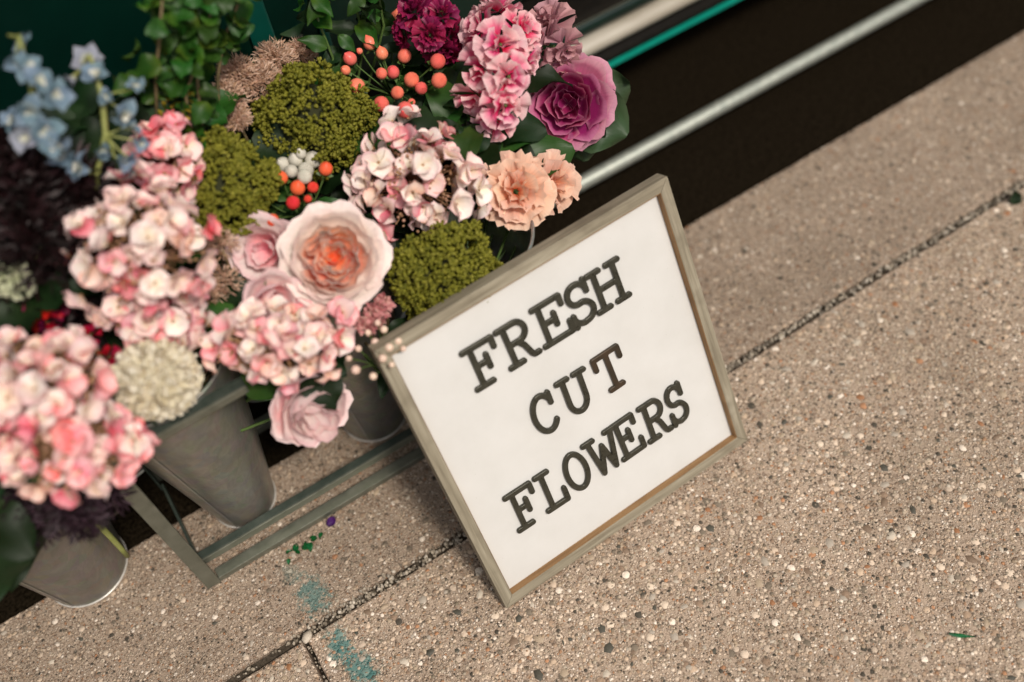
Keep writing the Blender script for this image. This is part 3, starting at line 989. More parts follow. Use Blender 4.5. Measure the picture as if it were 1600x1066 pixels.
# ================================================================== VEHICLE BEHIND
van = thing("parked_vehicle", "dark green painted vehicle with mottled cream strip, worn chrome bead and bright teal lower edge", "vehicle", (0.8, 1.4, -0.005))
VY = .690
v, f = box_data(-2.2, 3.2, VY + .02, VY + 1.6, .30, 1.55)
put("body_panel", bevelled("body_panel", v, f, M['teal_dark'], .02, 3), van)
v, f = box_data(-2.2, 3.2, VY + .03, VY + 1.5, .118, .2995)
put("underbody", mk("underbody", v, f, M['underbody'], smooth_=False), van)
v, f = box_data(-2.2, 3.2, VY - .005, VY + .028, .1115, .1165)
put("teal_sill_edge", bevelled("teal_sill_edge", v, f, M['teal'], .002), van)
M['teal_in_shade'] = plain_mat("shaded_teal_vehicle_paint", (0.0, 0.045, 0.033), (0.001, 0.06, 0.045), 20, 0.35)  # the vehicle's teal with the flowers' shade put into its colour
for x0, x1 in ((.088, .122), (.184, .197)):
    v, f = box_data(x0, x1, VY + .012, VY + .0195, .31, 1.40)
    put("door_edge", bevelled("door_edge", v, f, M['teal_in_shade'], .003), van)
# sill ledges and a strip with a mottled cream base colour, an extruded profile
def extr(name, prof, x0, x1, mat, nseg=40, wob=0.0):
    vs_, fs = [], []
    n = len(prof)
    rnd = random.Random(8)
    for i in range(nseg + 1):
        x = x0 + (x1 - x0) * i / nseg
        w = math.sin(x * 7) * wob
        for (y, z) in prof:
            vs_.append((x, y + w, z))
    for i in range(nseg):
        for k in range(n):
            fs.append((i * n + k, i * n + (k + 1) % n, (i + 1) * n + (k + 1) % n, (i + 1) * n + k))
    fs.append(tuple(range(n - 1, -1, -1)))
    fs.append(tuple(nseg * n + k for k in range(n)))
    return put(name, mk(name, vs_, fs, mat), van)
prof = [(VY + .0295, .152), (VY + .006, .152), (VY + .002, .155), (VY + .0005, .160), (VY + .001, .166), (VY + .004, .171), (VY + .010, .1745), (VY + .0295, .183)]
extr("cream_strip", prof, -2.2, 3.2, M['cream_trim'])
extr("dark_sill", [(VY + .0294, .1172), (VY + .004, .1172), (VY + .002, .124), (VY + .004, .132), (VY + .009, .134), (VY + .010, .140), (VY + .014, .146), (VY + .0294, .1515)], -2.2, 3.2, M['underbody'])
extr("dark_upper_sill", [(VY + .0292, .1836), (VY + .022, .1836), (VY + .016, .190), (VY + .017, .205), (VY + .022, .208), (VY + .0292, .209)], -2.2, 3.2, M['teal_dark'])
v, f = box_data(-2.2, 3.2, VY + .021, VY + .0299, .2095, .2125)
put("bright_bead", mk("bright_bead", v, f, M['chrome'], smooth_=False), van)
for x in (-1.6, 2.4):
    tv, tf = tube_data([Vector((x, VY + .12, .30)), Vector((x, VY + .13, .30)), Vector((x, VY + .30, .30)), Vector((x, VY + .31, .30))], [.27, .305, .305, .27], 40)
    put("wheel", mk("wheel", tv, tf, M['rubber']), van)
# tubular step bar, carried by brackets from the underbody
sp0 = Vector((.345, .5385, .05))
tv, tf = tube_data([sp0, sp0 + Vector((.02, 0, 0)), Vector((1.6, .5385, .05)), Vector((3.0, .5385, .05))], [.0125] * 4, 24)
sbar = put("step_bar", mk("step_bar", tv, tf, M['pipe']), van)
for x in (.37, 2.6):
    v, f = box_data(x - .012, x + .012, .5385, VY + .04, .046, .054)
    put("step_bracket", mk("step_bracket", v, f, M['underbody'], smooth_=False), van)
    v, f = box_data(x - .012, x + .012, VY + .0405, VY + .06, .046, .13)
    put("step_bracket", mk("step_bracket", v, f, M['underbody'], smooth_=False), van)

# ================================================================== FLOWERS
def flat_petal(name, L, W, cup=0.3, curl=0.0, ruff=0.0, k=5, seed=0, pw=0.55, nu=4, nv=5, mat=None, point=0.0):
    rnd = random.Random(seed)
    ph, ph2 = rnd.uniform(0, 6.28), rnd.uniform(0, 6.28)
    def fn(u, v):
        q = v * 0.88 + 0.12
        w = W * max(0.0, math.sin(PI * min(1, q) ** (1 + point * .5))) ** (pw + point * v)
        x = L * v * (1 - .04 * u * u)
        y = u * w
        z = cup * (u * u) * w + cup * .25 * L * v * v + curl * L * v ** 3
        z += ruff * v * v * math.sin(k * u + ph) + ruff * .6 * v * math.sin(3 * v + ph2)
        return (x, y, z)
    return grid(name, nu, nv, fn, mat)

def cup_petal(name, r, H, half, curl=0.1, ruff=0.0, k=4, seed=0, nu=7, nv=7, open_=0.0, mat=None, round_=0.22):
    """petal of a cupped bloom: a patch of a bowl round the z axis, centred on +x"""
    rnd = random.Random(seed)
    ph, ph2 = rnd.uniform(0, 6.28), rnd.uniform(0, 6.28)
    def fn(u, v):
        vv = v * (1 - round_ * u * u * v)
        rho = r * (math.sin(min(vv * 1.2, 1) * PI / 2) ** .8) + open_ * r * vv * vv
        z = H * vv ** 1.7
        t = max(0.0, (vv - .68) / .32)
        rho += curl * r * t * t
        z -= curl * r * .8 * t * t * t
        w = ruff * vv * vv * math.sin(k * u + ph) + ruff * .5 * vv * math.sin(2.1 * u * k + ph2)
        a = u * half * (.55 + .45 * math.sin(min(1, vv * 1.3) * PI / 2))
        rho += w
        z += w * .6
        return (rho * math.cos(a), rho * math.sin(a), z)
    return grid(name, nu, nv, fn, mat)

def leaf_mesh(name, L, W, fold=0.25, curl=-0.25, wav=0.06, seed=0, mat=None, nu=6, nv=8, teeth=0.0, blunt=1.0):
    rnd = random.Random(seed)
    ph = rnd.uniform(0, 6.28)
    def fn(u, v):
        w = W * max(0.02, math.sin(PI * (v * .97 + .015) ** .8) ** blunt) * (1 + teeth * math.sin(v * 40))
        return (L * v, u * w, fold * abs(u) * w + curl * L * v * v + wav * W * u * u * math.sin(9 * v + ph + (1.4 if u > 0 else 0)))
    return grid(name, nu, nv, fn, mat)

LEAF = [leaf_mesh("leaf", 1, .30, .35, -.25, .35, i) for i in range(3)]
for me in LEAF:
    me.materials.append(M['leaf'])
LEAFR = [leaf_mesh("leaf", 1, .42, .22, -.30, .30, 10 + i, blunt=.7) for i in range(3)]
for me in LEAFR:
    me.materials.append(M['leaf'])

def add_leaf(par, p, d, L, up=Vector((0, 0, 1)), mat=None, rnd=random, lib=None):
    d = Vector(d).normalized()
    z = (up - d * up.dot(d))
    if z.length < 1e-3:
        z = d.orthogonal()
    z.normalize()
    y = z.cross(d)
    m = Matrix((d, y, z)).transposed().to_4x4()
    m.translation = p
    put("leaf", rnd.choice(lib or LEAF), par, m @ S(L), mat)

def src(kind, rnd, z=.22, r=.03):
    x, y = SRC[kind]
    return Vector((x + rnd.uniform(-r, r), y + rnd.uniform(-r, r), z))

def add_stem(par, top, base, n=None, r=.0025, mat=None, name="stem"):
    top, base = Vector(top), Vector(base)
    n = Vector(n).normalized() if n is not None else Vector((0, 0, 1))
    L = (top - base).length
    mid = top - n * L * .5
    pts = bez(base, mid, top, 8)
    return put(name, tube(name, [p - WM[par].translation for p in pts], r, mat or M['stem'], 6), par, WM[par])

# ---------------------------------------------------------------- hydrangea
SEP = [flat_petal("sepal", .0195, .0128, .60, -.30, .0012, 4, i, .34, 5, 6) for i in range(4)]
for me in SEP:
    me.materials.append(M['hy_pale'])
EYE = mk("floret", [p * .0026 for p in ICO1[0]], ICO1[1], M['hy_buds'])

def frame_cam(p, n):
    n = Vector(n).normalized()
    x = rot @ Vector((1, 0, 0))
    x = (x - n * x.dot(n)).normalized()
    m = Matrix((x, n.cross(x), n)).transposed().to_4x4()
    m.translation = p
    return m

def hydrangea(label, c, rad, n, src_k, seed, pal, axis=None, squash=.8, size=1.0, extent=1.65, leaves=3, z0=.2, asp=1.0):
    rnd = random.Random(seed)
    b = src(src_k, rnd, z0)
    t = thing("hydrangea", label, "hydrangea", b, "pink hydrangea heads")
    ax = Vector(axis).normalized() if axis is not None else (TOCAM(c) * .75 + Vector((0, 0, .6))).normalized()
    F = frame_cam(c, ax) @ Matrix.Diagonal((1, asp, 1, 1))
    core = c - ax * rad * .35
    add_stem(t, core, b, (ax + Vector((0, 0, 1.2))).normalized(), .0032)
    placed = []
    ga = PI * (3 - math.sqrt(5))
    for k in range(n):
        th = math.acos(1 - (k + .5) / n * (1 - math.cos(extent)))
        ph = k * ga + rnd.uniform(-.25, .25)
        d = sph(th + rnd.uniform(-.10, .10), ph)
        rr = rad * (rnd.uniform(.86, 1.10) if rnd.random() < .7 else rnd.uniform(.55, .86)) * (1 +   .09 * math.sin(3 * ph + seed) + .06 * math.sin(5 * ph + 2 * seed))
        pl = Vector((d.x * rr, d.y * rr, d.z * rr * squash))
        pw = F @ pl
        nd = (F.to_3x3() @ Vector((d.x, d.y, d.z * 1.15)) + Vector((rnd.gauss(0, .34), rnd.gauss(0, .34), rnd.gauss(0, .34)))).normalized()
        fm = frame(pw, nd, rnd.uniform(0, 6.28))
        fl = put("floret", EYE, t, fm)
        mkey = rnd.choice(pal)
        s = size * rnd.uniform(.84, 1.14)
        for q in range(4):
            m = fm @ Matrix.Rotation(q * PI / 2 + rnd.uniform(-.15, .15), 4, 'Z') @ Matrix.Rotation(-rnd.uniform(-.20, .85), 4, 'Y') @ Matrix.Rotation(rnd.uniform(-.5, .5), 4, 'X') @ S(s * rnd.uniform(.9, 1.1))
            put("petal", rnd.choice(SEP), fl, m, M[mkey if rnd.random() < .6 else rnd.choice(pal)])
    J = Join()
    o = WM[t].translation
    for k in range(int(n * 9)):
        d = sph(math.acos(1 - rnd.random() * (1 - math.cos(extent))), rnd.uniform(0, 6.28))
        rr = rad * rnd.uniform(.55, .92)
        p = F @ Vector((d.x * rr, d.y * rr, d.z * rr * squash))
        J.ball(p - o, rnd.uniform(.0012, .0026))
        if k % 2 == 0:
            v_, f_ = tube_data([core - o, p - o], [.0011, .0007], 4, False)
            J.add(v_, f_)
    bo = put("bud_cluster", J.mesh("bud_cluster", M['hy_buds']), t, WM[t])
    bo['kind'] = 'stuff'
    for k in range(leaves):
        a = rnd.uniform(0, 6.28)
        d = Vector((math.cos(a), math.sin(a), rnd.uniform(-.2, .25)))
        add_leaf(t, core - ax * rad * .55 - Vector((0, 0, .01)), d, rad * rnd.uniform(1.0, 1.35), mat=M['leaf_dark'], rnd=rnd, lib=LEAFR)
    return t

PAL1 = ['hy_pale'] * 6 + ['hy_cream'] * 6 + ['hy_pink'] * 3 + ['hy_salmon'] * 2 + ['hy_coral']
PAL2 = ['hy_pale'] * 4 + ['hy_cream'] * 3 + ['hy_pink'] * 5 + ['hy_coral'] * 3 + ['hy_salmon']
PAL3 = ['hy_pink'] * 3 + ['hy_coral'] * 4 + ['hy_pale'] * 4 + ['hy_salmon'] * 2
hydrangea("pale pink hydrangea head between the coral berries and the peach carnation", at(652, 285, .42), .070, 44, 'N', 21, PAL1 + ['hy_pale', 'hy_cream'] * 3, size=1.0)
hydrangea("cream and pink hydrangea head beside the dark burgundy foliage", at(222, 388, .52), .070, 46, 'M', 22, PAL1, size=.95)
hydrangea("small coral pink hydrangea head squeezed between blue delphinium and green sedum", at(258, 250, .53), .040, 20, 'R1', 23, PAL3, size=.88, leaves=1)
hydrangea("loose pale pink hydrangea spray spilling above the cream pompom", at(235, 492, .455), .052, 26, 'M', 27, PAL1, size=.92, squash=.6, asp=.62, leaves=1)
hydrangea("flat pink hydrangea head spreading under the large cream rose", at(425, 535, .41), .084, 46, 'M', 24, PAL1 + ['hy_pink'] * 2, size=.92, squash=.5, asp=.52, leaves=0)
hydrangea("full pink hydrangea head beside the cream pompom flower", at(75, 598, .49), .062, 36, 'L', 25, PAL1 + ['hy_pink'] * 3, size=.95, asp=.8, leaves=2)
hydrangea("bright coral pink hydrangea head hanging over the bucket left of the stand", at(105, 705, .44), .082, 46, 'L', 26, PAL2 + ['hy_coral', 'hy_pink'], size=.92, squash=.55, asp=.55, leaves=0)

# ---------------------------------------------------------------- roses
def cup_bloom(t, c, ax, rings, seed, roll=0.0, name="petal"):
    """rings: (count, radius, height, half angle, curl, ruffle, tilt, material key, open, base z)"""
    rnd = random.Random(seed)
    F = frame(c, ax, roll)
    for ri, (n, r, H, half, curl, ruff, tilt, mk_, opn, bz) in enumerate(rings):
        lib = [cup_petal(name, r, H, half, curl, ruff, 4, seed * 31 + ri * 7 + q, open_=opn) for q in range(min(3, n))]
        for me in lib:
            me.materials.append(M[mk_])
        a0 = rnd.uniform(0, 6.28)
        for k in range(n):
            a = a0 + k * 2 * PI / n + rnd.uniform(-.22, .22)
            m = F @ Matrix.Translation((0, 0, bz)) @ Matrix.Rotation(a, 4, 'Z') @ Matrix.Rotation(tilt + rnd.uniform(-.08, .08), 4, 'Y') @ S(rnd.uniform(.93, 1.06))
            put(name, rnd.choice(lib), t, m)
    return F

def rose(label, c, ax, sk, seed, rings, leaves=2, stem_dir=None, group="garden roses", name="garden_rose", cat="rose", inner=None):
    rnd = random.Random(seed)
    b = src(sk, rnd, .22)
    t = thing(name, label, cat, b, group)
    ax = Vector(ax).normalized()
    F = cup_bloom(t, c, ax, rings, seed)
    if inner:
        cnt, rmin, rmax, h0, h1, mats, spread = inner
        for k in range(cnt):
            r = rnd.uniform(rmin, rmax)
            me = cup_petal("petal", r, rnd.uniform(h0, h1), rnd.uniform(.8, 1.25), rnd.uniform(-.15, .2), .0022, 4, seed * 77 + k, open_=.1)
            me.materials.append(M[rnd.choice(mats)])
            a = rnd.uniform(0, 6.28)
            q = spread * math.sqrt(rnd.random())
            off = Vector((math.cos(a) * q, math.sin(a) * q, rnd.uniform(-.002, .004)))
            put("petal", me, t, F @ Matrix.Translation(off) @ Matrix.Rotation(a + rnd.uniform(-.9, .9), 4, 'Z') @ Matrix.Rotation(rnd.uniform(-.15, .12), 4, 'Y'))
    sd_ = Vector(stem_dir) if stem_dir is not None else ax + Vector((0, 0, .8))
    st = add_stem(t, c - ax * .001, b, sd_, .003)
    J = Join()
    for k in range(5):
        a = k * 2 * PI / 5
        d = (F.to_3x3() @ Vector((math.cos(a), math.sin(a), .1)))
        J.blade(c - b, d, .028, .005, -.004)
    put("sepals", J.mesh("sepals", M['stem']), t, WM[t])
    for k in range(leaves):
        a = rnd.uniform(0, 6.28)
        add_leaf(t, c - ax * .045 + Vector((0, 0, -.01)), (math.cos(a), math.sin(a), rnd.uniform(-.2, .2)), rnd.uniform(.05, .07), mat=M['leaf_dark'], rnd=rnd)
    return t

c = at(522, 402, .455)
ax_r = TOCAM(c) + Vector((.03, .02, .10))
c0 = c - ax_r.normalized() * .032
rose("large cream garden rose with glowing coral orange folds in its heart", c0, ax_r, 'N', 31,
     [(7, .051, .021, .66, .20, .0034, .05, 'rose_out', .10, .002), (7, .049, .030, .66, .14, .0030, .03, 'rose_out', .06, .003), (6, .046, .035, .70, .10, .0028, 0.0, 'rose_out', .02, .002),
      (6, .042, .039, .66, .06, .0025, 0.0, 'rose_out', 0.0, .001), (6, .036, .041, .66, .02, .003, .02, 'rose_in', -.02, .001),
      (5, .031, .032, .72, -.06, .0034, .0, 'rose_in', -.02, .014), (5, .0255, .030, .72, -.05, .0034, .05, 'rose_in', 0, .016), (4, .020, .028, .85, 0, .003, -.05, 'rose_in', 0, .017), (4, .0145, .027, .9, .05, .0026, .06, 'rose_in', 0, .017),
      (3, .009, .025, 1.0, .1, .002, -.05, 'rose_heart', 0, .017)],
     inner=(8, .010, .017, .039, .045, ['rose_in', 'rose_in', 'rose_out'], .024))
c = at(412, 392, .44)
ax2 = TOCAM(c) + Vector((-.35, .1, -.05))
rose("blush white rose tucked behind the left edge of the large cream rose", c - ax2.normalized() * .02, ax2, 'M', 32,
     [(5, .034, .024, .85, .25, .002, .08, 'rose_white', .12, 0), (5, .030, .032, .85, .12, .002, 0, 'rose_white', .05, .001), (5, .022, .032, .9, .05, .002, 0, 'rose_pink', 0, .001), (4, .013, .03, .9, .0, .0015, 0, 'rose_pink', 0, .002)], 1)
c = at(425, 470, .44)
ax3 = TOCAM(c) + Vector((.1, -.2, -.4))
rose("small half open pink rosebud below the large cream rose", c - ax3.normalized() * .02, ax3, 'M', 33,
     [(5, .026, .030, .9, .30, .0015, .05, 'rose_white', .1, 0), (4, .020, .034, .95, .12, .0015, 0, 'rose_pink', 0, .001), (4, .013, .034, 1.0, .02, .001, 0, 'rose_pink', 0, .001)], 1)
c = at(487, 642, .33)
ax4 = TOCAM(c) + Vector((.05, -.28, -.42))
rose("drooping pink and white rose hanging upside down over the stand between two buckets", c - ax4.normalized() * .022, ax4, 'N', 34,
     [(5, .037, .020, .85, .20, .003, .06, 'rose_pink', .10, 0), (6, .038, .028, .80, .14, .003, .03, 'rose_pink', .06, .001), (6, .035, .036, .8, .08, .003, 0, 'rose_white', .02, .001),
      (6, .029, .045, .85, 0, .003, 0, 'rose_white', 0, .001), (5, .021, .046, .85, 0, .0025, 0, 'rose_white', 0, .001), (5, .013, .046, .9, 0, .0015, 0, 'rose_white', 0, .002)], 1, stem_dir=(-.15, .25, -.7))

# ---------------------------------------------------------------- carnation and ruffled blooms
def ruffle_petal(name, L, W, seed, ruff, teeth=.06, mat=None, nu=10, nv=6):
    rnd = random.Random(seed)
    ph, ph2, ph3 = (rnd.uniform(0, 6.28) for _ in range(3))
    def fn(u, v):
        a = u * W * (.25 + .75 * v ** .8)
        vv = v * (1 + teeth * math.sin(17 * u + ph3) * v ** 3 - .10 * u * u)
        x = L * vv * math.cos(a * .55)
        y = L * vv * math.sin(a) * .8
        z = ruff * v ** 2 * math.sin(5.5 * u + ph) + ruff * .55 * v ** 2 * math.sin(11 * u + ph2) + .22 * L * v * v - .12 * L * v ** 4
        return (x, y, z)
    return grid(name, nu, nv, fn, mat)
RUF = [ruffle_petal("petal", 1.0, .85, i, .13) for i in range(5)]
for me in RUF:
    me.materials.append(M['carn'])

RUF2 = [ruffle_petal("petal", 1.0, .95, 20 + i, .10, .015) for i in range(5)]
for me in RUF2:
    me.materials.append(M['carn'])

def ruffle_bloom(parent, c, ax, R, layers, mats, seed, lib=None):
    rnd = random.Random(seed)
    F = frame(c, ax, rnd.uniform(0, 6))
    nl = len(layers)
    for li, n in enumerate(layers):
        q = li / max(1, nl - 1)
        for k in range(n):
            a = k * 2 * PI / n + rnd.uniform(-.25, .25) + li * 1.1
            tilt = .05 + 1.15 * q + rnd.uniform(-.14, .14)
            L = R * (1.0 - .38 * q) * rnd.uniform(.9, 1.08)
            m = F @ Matrix.Rotation(a, 4, 'Z') @ Matrix.Translation((R * .06, 0, R * .10 * q)) @ Matrix.Rotation(-tilt, 4, 'Y') @ Matrix.Rotation(rnd.uniform(-.35, .35), 4, 'X') @ S(L)
            put("petal", rnd.choice(lib or RUF), parent, m, M[rnd.choice(mats)])

def carnation(label, c, ax, R, sk, seed, layers=(9, 9, 8, 6), mats=('carn',), name="carnation", cat="carnation", group=None, leaves=1):
    rnd = random.Random(seed)
    b = src(sk, rnd, .22)
    t = thing(name, label, cat, b, group)
    ax = Vector(ax).normalized()
    ruffle_bloom(t, c, ax, R, layers, mats, seed, RUF[:2] + RUF2)
    add_stem(t, c, b, ax + Vector((0, 0, .7)), .0022)
    cv, cf = tube_data([c - ax * .026 - b, c - ax * .016 - b, c - ax * .002 - b], [.003, .006, .0075], 8)
    put("calyx", mk("calyx", cv, cf, M['stem']), t, WM[t])
    for k in range(leaves):
        a = rnd.uniform(0, 6.28)
        add_leaf(t, c - ax * .04, (math.cos(a), math.sin(a), 0), .06, mat=M['leaf_dark'], rnd=rnd)
    return t
c = at(806, 300, .385)
carnation("peach carnation with a deep orange heart above the top edge of the sign", c - TOCAM(c) * .016, TOCAM(c) + Vector((.05, .05, 0)),   .047, 'B', 41, layers=(7, 7, 6, 5), group="peach carnations")
c = at(858, 288, .365)
carnation("peach carnation seen from its side beneath the purple kale", c - TOCAM(c) * .016, TOCAM(c) + Vector((.55, -.1, -.1)), .041, 'B', 42, layers=(7, 6, 5), group="peach carnations", leaves=0)

# stock spike: ruffled double florets up a stem
def spike(name, label, cat, pts, R, mats, sk, seed, layers=(6, 5, 4), leaf=3, group=None, axmix=.8, leafmat='leaf_dark', stem_r=.003, lib=None):
    rnd = random.Random(seed)
    b = src(sk, rnd, .24)
    t = thing(name, label, cat, b, group)
    ctr = sum(pts, Vector()) / len(pts)
    for k, p in enumerate(pts):
        n = (TOCAM(p) * axmix + (p - ctr).normalized() * .9 + Vector((rnd.gauss(0, .25), rnd.gauss(0, .25), rnd.gauss(0, .25)))).normalized()
        fo = put("floret", EYE, t, frame(p, n), M['stem'])
        ruffle_bloom(fo, p - n * R * .25, n, R * rnd.uniform(.82, 1.12), layers, mats, seed * 13 + k, lib)
    low = ctr - TOCAM(ctr) * R * .9
    add_stem(t, low, b, (0, 0, 1), stem_r)
    for k in range(leaf):
        a = rnd.uniform(0, 6.28)
        add_leaf(t, low - Vector((0, 0, .03)), (math.cos(a), math.sin(a), .1), rnd.uniform(.06, .09), mat=M[leafmat], rnd=rnd)
    return t
sp = [at(x, y, z) for x, y, z in ((778, 10, .50), (818, 45, .49), (745, 45, .49), (782, 70, .51), (828, 95, .47), (752, 110, .48), (795, 120, .50), (742, 155, .45), (790, 165, .47), (768, 190, .44))]
spike("stock", "pink and white ruffled stock spike between maroon celosia and purple kale", "stock", sp, .030, ['stock_a', 'stock_a', 'stock_b'], 'B', 51, layers=(5, 4, 3), lib=RUF2)
sp = [at(x, y, z) for x, y, z in ((645, 15, .50), (690, 20, .51), (672, 55, .50), (625, 55, .47), (708, 60, .47), (690, 85, .46), (660, -10, .5))]
spike("celosia", "dark maroon ruffled celosia behind the coral berries", "celosia", sp, .023, ['maroon'], 'R2', 52, layers=(7, 6, 5))
sp = [at(x, y, z) for x, y, z in ((858, 30, .46), (885, 78, .445), (842, 70, .45), (872, 108, .42))]
spike("lisianthus", "dusty mauve ruffled lisianthus behind the purple kale", "lisianthus", sp, .034, ['mauve'], 'B', 53, layers=(5, 5, 4), leaf=2, lib=RUF2)
sp = [at(x, y, z) for x, y, z in ((140, 522, .47), (172, 560, .45), (128, 540, .46))]
spike("dianthus", "small deep red dianthus peeping out beside the cream pompom", "dianthus", sp, .014, ['red'], 'L', 54, layers=(5, 5), leaf=1)
sp = [at(x, y, z) for x, y, z in ((60, 480, .50), (85, 470, .49), (45, 500, .49), (75, 505, .48))]
spike("amaranth", "dark wine red blossoms against the burgundy foliage", "amaranth", sp, .016, ['maroon', 'red'], 'R0', 55, layers=(5, 4), leaf=1)
sp = [at(x, y, z) for x, y, z in ((15, 425, .55), (28, 448, .54), (2, 450, .54))]
spike("lenten_rose", "small greenish white blossom beside the burgundy foliage", "blossom", sp, .019, ['greenwhite'], 'R0', 56, layers=(5, 4), leaf=2)

# ---------------------------------------------------------------- kale
c = at(886, 162, .395)
axk = TOCAM(c) + Vector((-.10, .02, .0))
t = rose("purple ornamental kale rosette with dark green outer leaves", c - axk.normalized() * .022, axk, 'B', 61,
     [(8, .054, .016, .58, .20, .0030, .10, 'kale_out', .10, 0), (8, .050, .022, .58, .16, .0028, .06, 'kale_out', .06, .001), (7, .042, .027, .66, .16, .0032, 0, 'kale_in', .04, .001),
      (5, .034, .030, .75, .12, .003, 0, 'kale_in', 0, .001), (5, .026, .032, .8, .10, .0026, 0, 'kale_in', 0, .001), (5, .018, .032, .85, .06, .002, 0, 'kale_in', 0, .002), (4, .011, .032, .9, 0, .0014, 0, 'kale_in', 0, .003)],
     leaves=0, group=None, name="ornamental_kale", cat="kale")
KL = [leaf_mesh("outer_leaf", .088, .046, .10, -.05, .5, 60 + i, nu=8, nv=9, teeth=.03, blunt=.6) for i in range(3)]
for me in KL:
    me.materials.append(M['leaf_kale'])
FK = frame(c - axk.normalized() * .026, axk)
for k, deg in enumerate((-75, -115, -155, -30, 15, 60, 170, 215 - 360)):
    # angles in the rosette's own plane, measured against the camera's right
    right = (rot @ Vector((1, 0, 0)))
    right = (right - axk.normalized() * right.dot(axk.normalized())).normalized()
    upv = axk.normalized().cross(right)
    d = right * math.cos(R_(deg)) + upv * math.sin(R_(deg))
    y = axk.normalized().cross(d)
    m = Matrix((d, y, axk.normalized())).transposed().to_4x4()
    m.translation = c - axk.normalized() * (.036 + .002 * k)
    put("outer_leaf", KL[k % 3], t, m @ Matrix.Rotation(.04 + .05 * (k % 3), 4, 'Y') @ S((.93, 1.0, .97, 1.02, .95, .7, .9, .95)[k]))

# ---------------------------------------------------------------- pompom chrysanthemum
def pompom(label, c, ax, R, sk, seed):
    rnd = random.Random(seed)
    b = src(sk, rnd, .25)
    t = thing("chrysanthemum", label, "chrysanthemum", b)
    ax = Vector(ax).normalized()
    F = frame(c, ax)
    J = Join()
    for k in range(950):
        th = math.acos(1 - (k + .5) / 950 * 1.45)
        d = sph(th + rnd.gauss(0, .05), k * 2.39996 + rnd.uniform(-.2, .2))
        p = F @ (d * R * rnd.uniform(.70, .80))
        n = (F.to_3x3() @ d + Vector((rnd.gauss(0, .18), rnd.gauss(0, .18), rnd.gauss(0, .18)))).normalized()
        s = n.orthogonal().normalized()
        s = (Matrix.Rotation(rnd.uniform(0, 6.28), 3, n) @ s)
        w, L = rnd.uniform(.0024, .0038), R * rnd.uniform(.16, .27)
        o2 = n.cross(s)
        q = p - b
        J.add([q - s * w * .5, q + s * w * .5, q + n * L * .6 - s * w + o2 * w * .5, q + n * L * .6 + o2 * 0, q + n * L * .6 + s * w + o2 * w * .5, q + n * L * .95 - s * w * .7 + o2 * w * 1.2, q + n * L + s * w * .6 + o2 * w * 1.2],
              [(0, 3, 2), (0, 1, 3), (1, 4, 3), (2, 3, 5), (3, 4, 6), (3, 6, 5)])
    J.ball(c - b, R * .76, src=ICO2)
    o = put("pompom_petals", J.mesh("pompom_petals", M['mum']), t, WM[t])
    o['kind'] = 'stuff'
    add_stem(t, c, b, ax + Vector((0, 0, .6)), .003)
    for k in range(2):
        add_leaf(t, c - ax * R * .8, (rnd.uniform(-1, 1), rnd.uniform(-1, 1), 0), .06, mat=M['leaf_dark'], rnd=rnd)
c = at(246, 592, .425)
pompom("cream white pompom chrysanthemum leaning over the rim of the brushed bucket", c, TOCAM(c) * .8 + Vector((.15, -.25, -.1)), .048, 'M', 62)

# ---------------------------------------------------------------- sedum
def sedum(label, c, rx, ry, sk, seed, ax=None, dep=.7):
    rnd = random.Random(seed)
    b = src(sk, rnd, .24)
    t = thing("sedum", label, "sedum", b, "green sedum heads")
    ax = Vector(ax).normalized() if ax is not None else (TOCAM(c) * .8 + Vector((0, 0, .5))).normalized()
    F = frame(c, ax)
    J = Join()
    core = c - ax * rx * .5
    nc = 105
    for k in range(nc):
        th = math.acos(1 - (k + .5) / nc * (1 - math.cos(1.75)))
        d = sph(th + rnd.gauss(0, .07), k * 2.39996 + rnd.gauss(0, .12))
        rr = rnd.uniform(.80, 1.0) * (1 + .07 * math.sin(4 * k * 2.39996 + seed)) if rnd.random() < .85 else rnd.uniform(.62, 1.12)
        pc = F @ Vector((d.x * rx * rr, d.y * ry * rr, d.z * rx * dep * rr))
        n = F.to_3x3() @ d
        cr = rx * rnd.uniform(.12, .18)
        v_, f_ = tube_data([core - b, pc - b], [.0016, .0010], 4, False)
        J.add(v_, f_)
        for q in range(38):
            e_ = Vector((rnd.gauss(0, 1), rnd.gauss(0, 1), rnd.gauss(0, 1))).normalized()
            e_ = (e_ + n * .5).normalized()
            p = pc + e_ * cr * rnd.uniform(.55, 1.1)
            J.ball(p - b, rnd.uniform(.0010, .0026), (1, 1, 1.5), frame(Vector(), e_).to_3x3())
    o = put("flower_buds", J.mesh("flower_buds", M['sedum']), t, WM[t])
    o['kind'] = 'stuff'
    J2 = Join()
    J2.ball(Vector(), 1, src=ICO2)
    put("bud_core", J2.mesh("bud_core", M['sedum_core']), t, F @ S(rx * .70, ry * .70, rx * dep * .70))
    add_stem(t, core, b, ax + Vector((0, 0, .8)), .003)
sedum("round olive green sedum head under the beige plumes", at(490, 188, .46), .069, .066, 'R2', 71)
sedum("olive green sedum head beside the pink hydrangea and red berries", at(352, 292, .48), .057, .060, 'R1', 72)
sedum("olive green sedum head resting against the sign's top edge", at(692, 424, .372), .066, .052, 'B', 73, ax=TOCAM(at(698, 432, .35)) + Vector((0, -.1, -.1)))

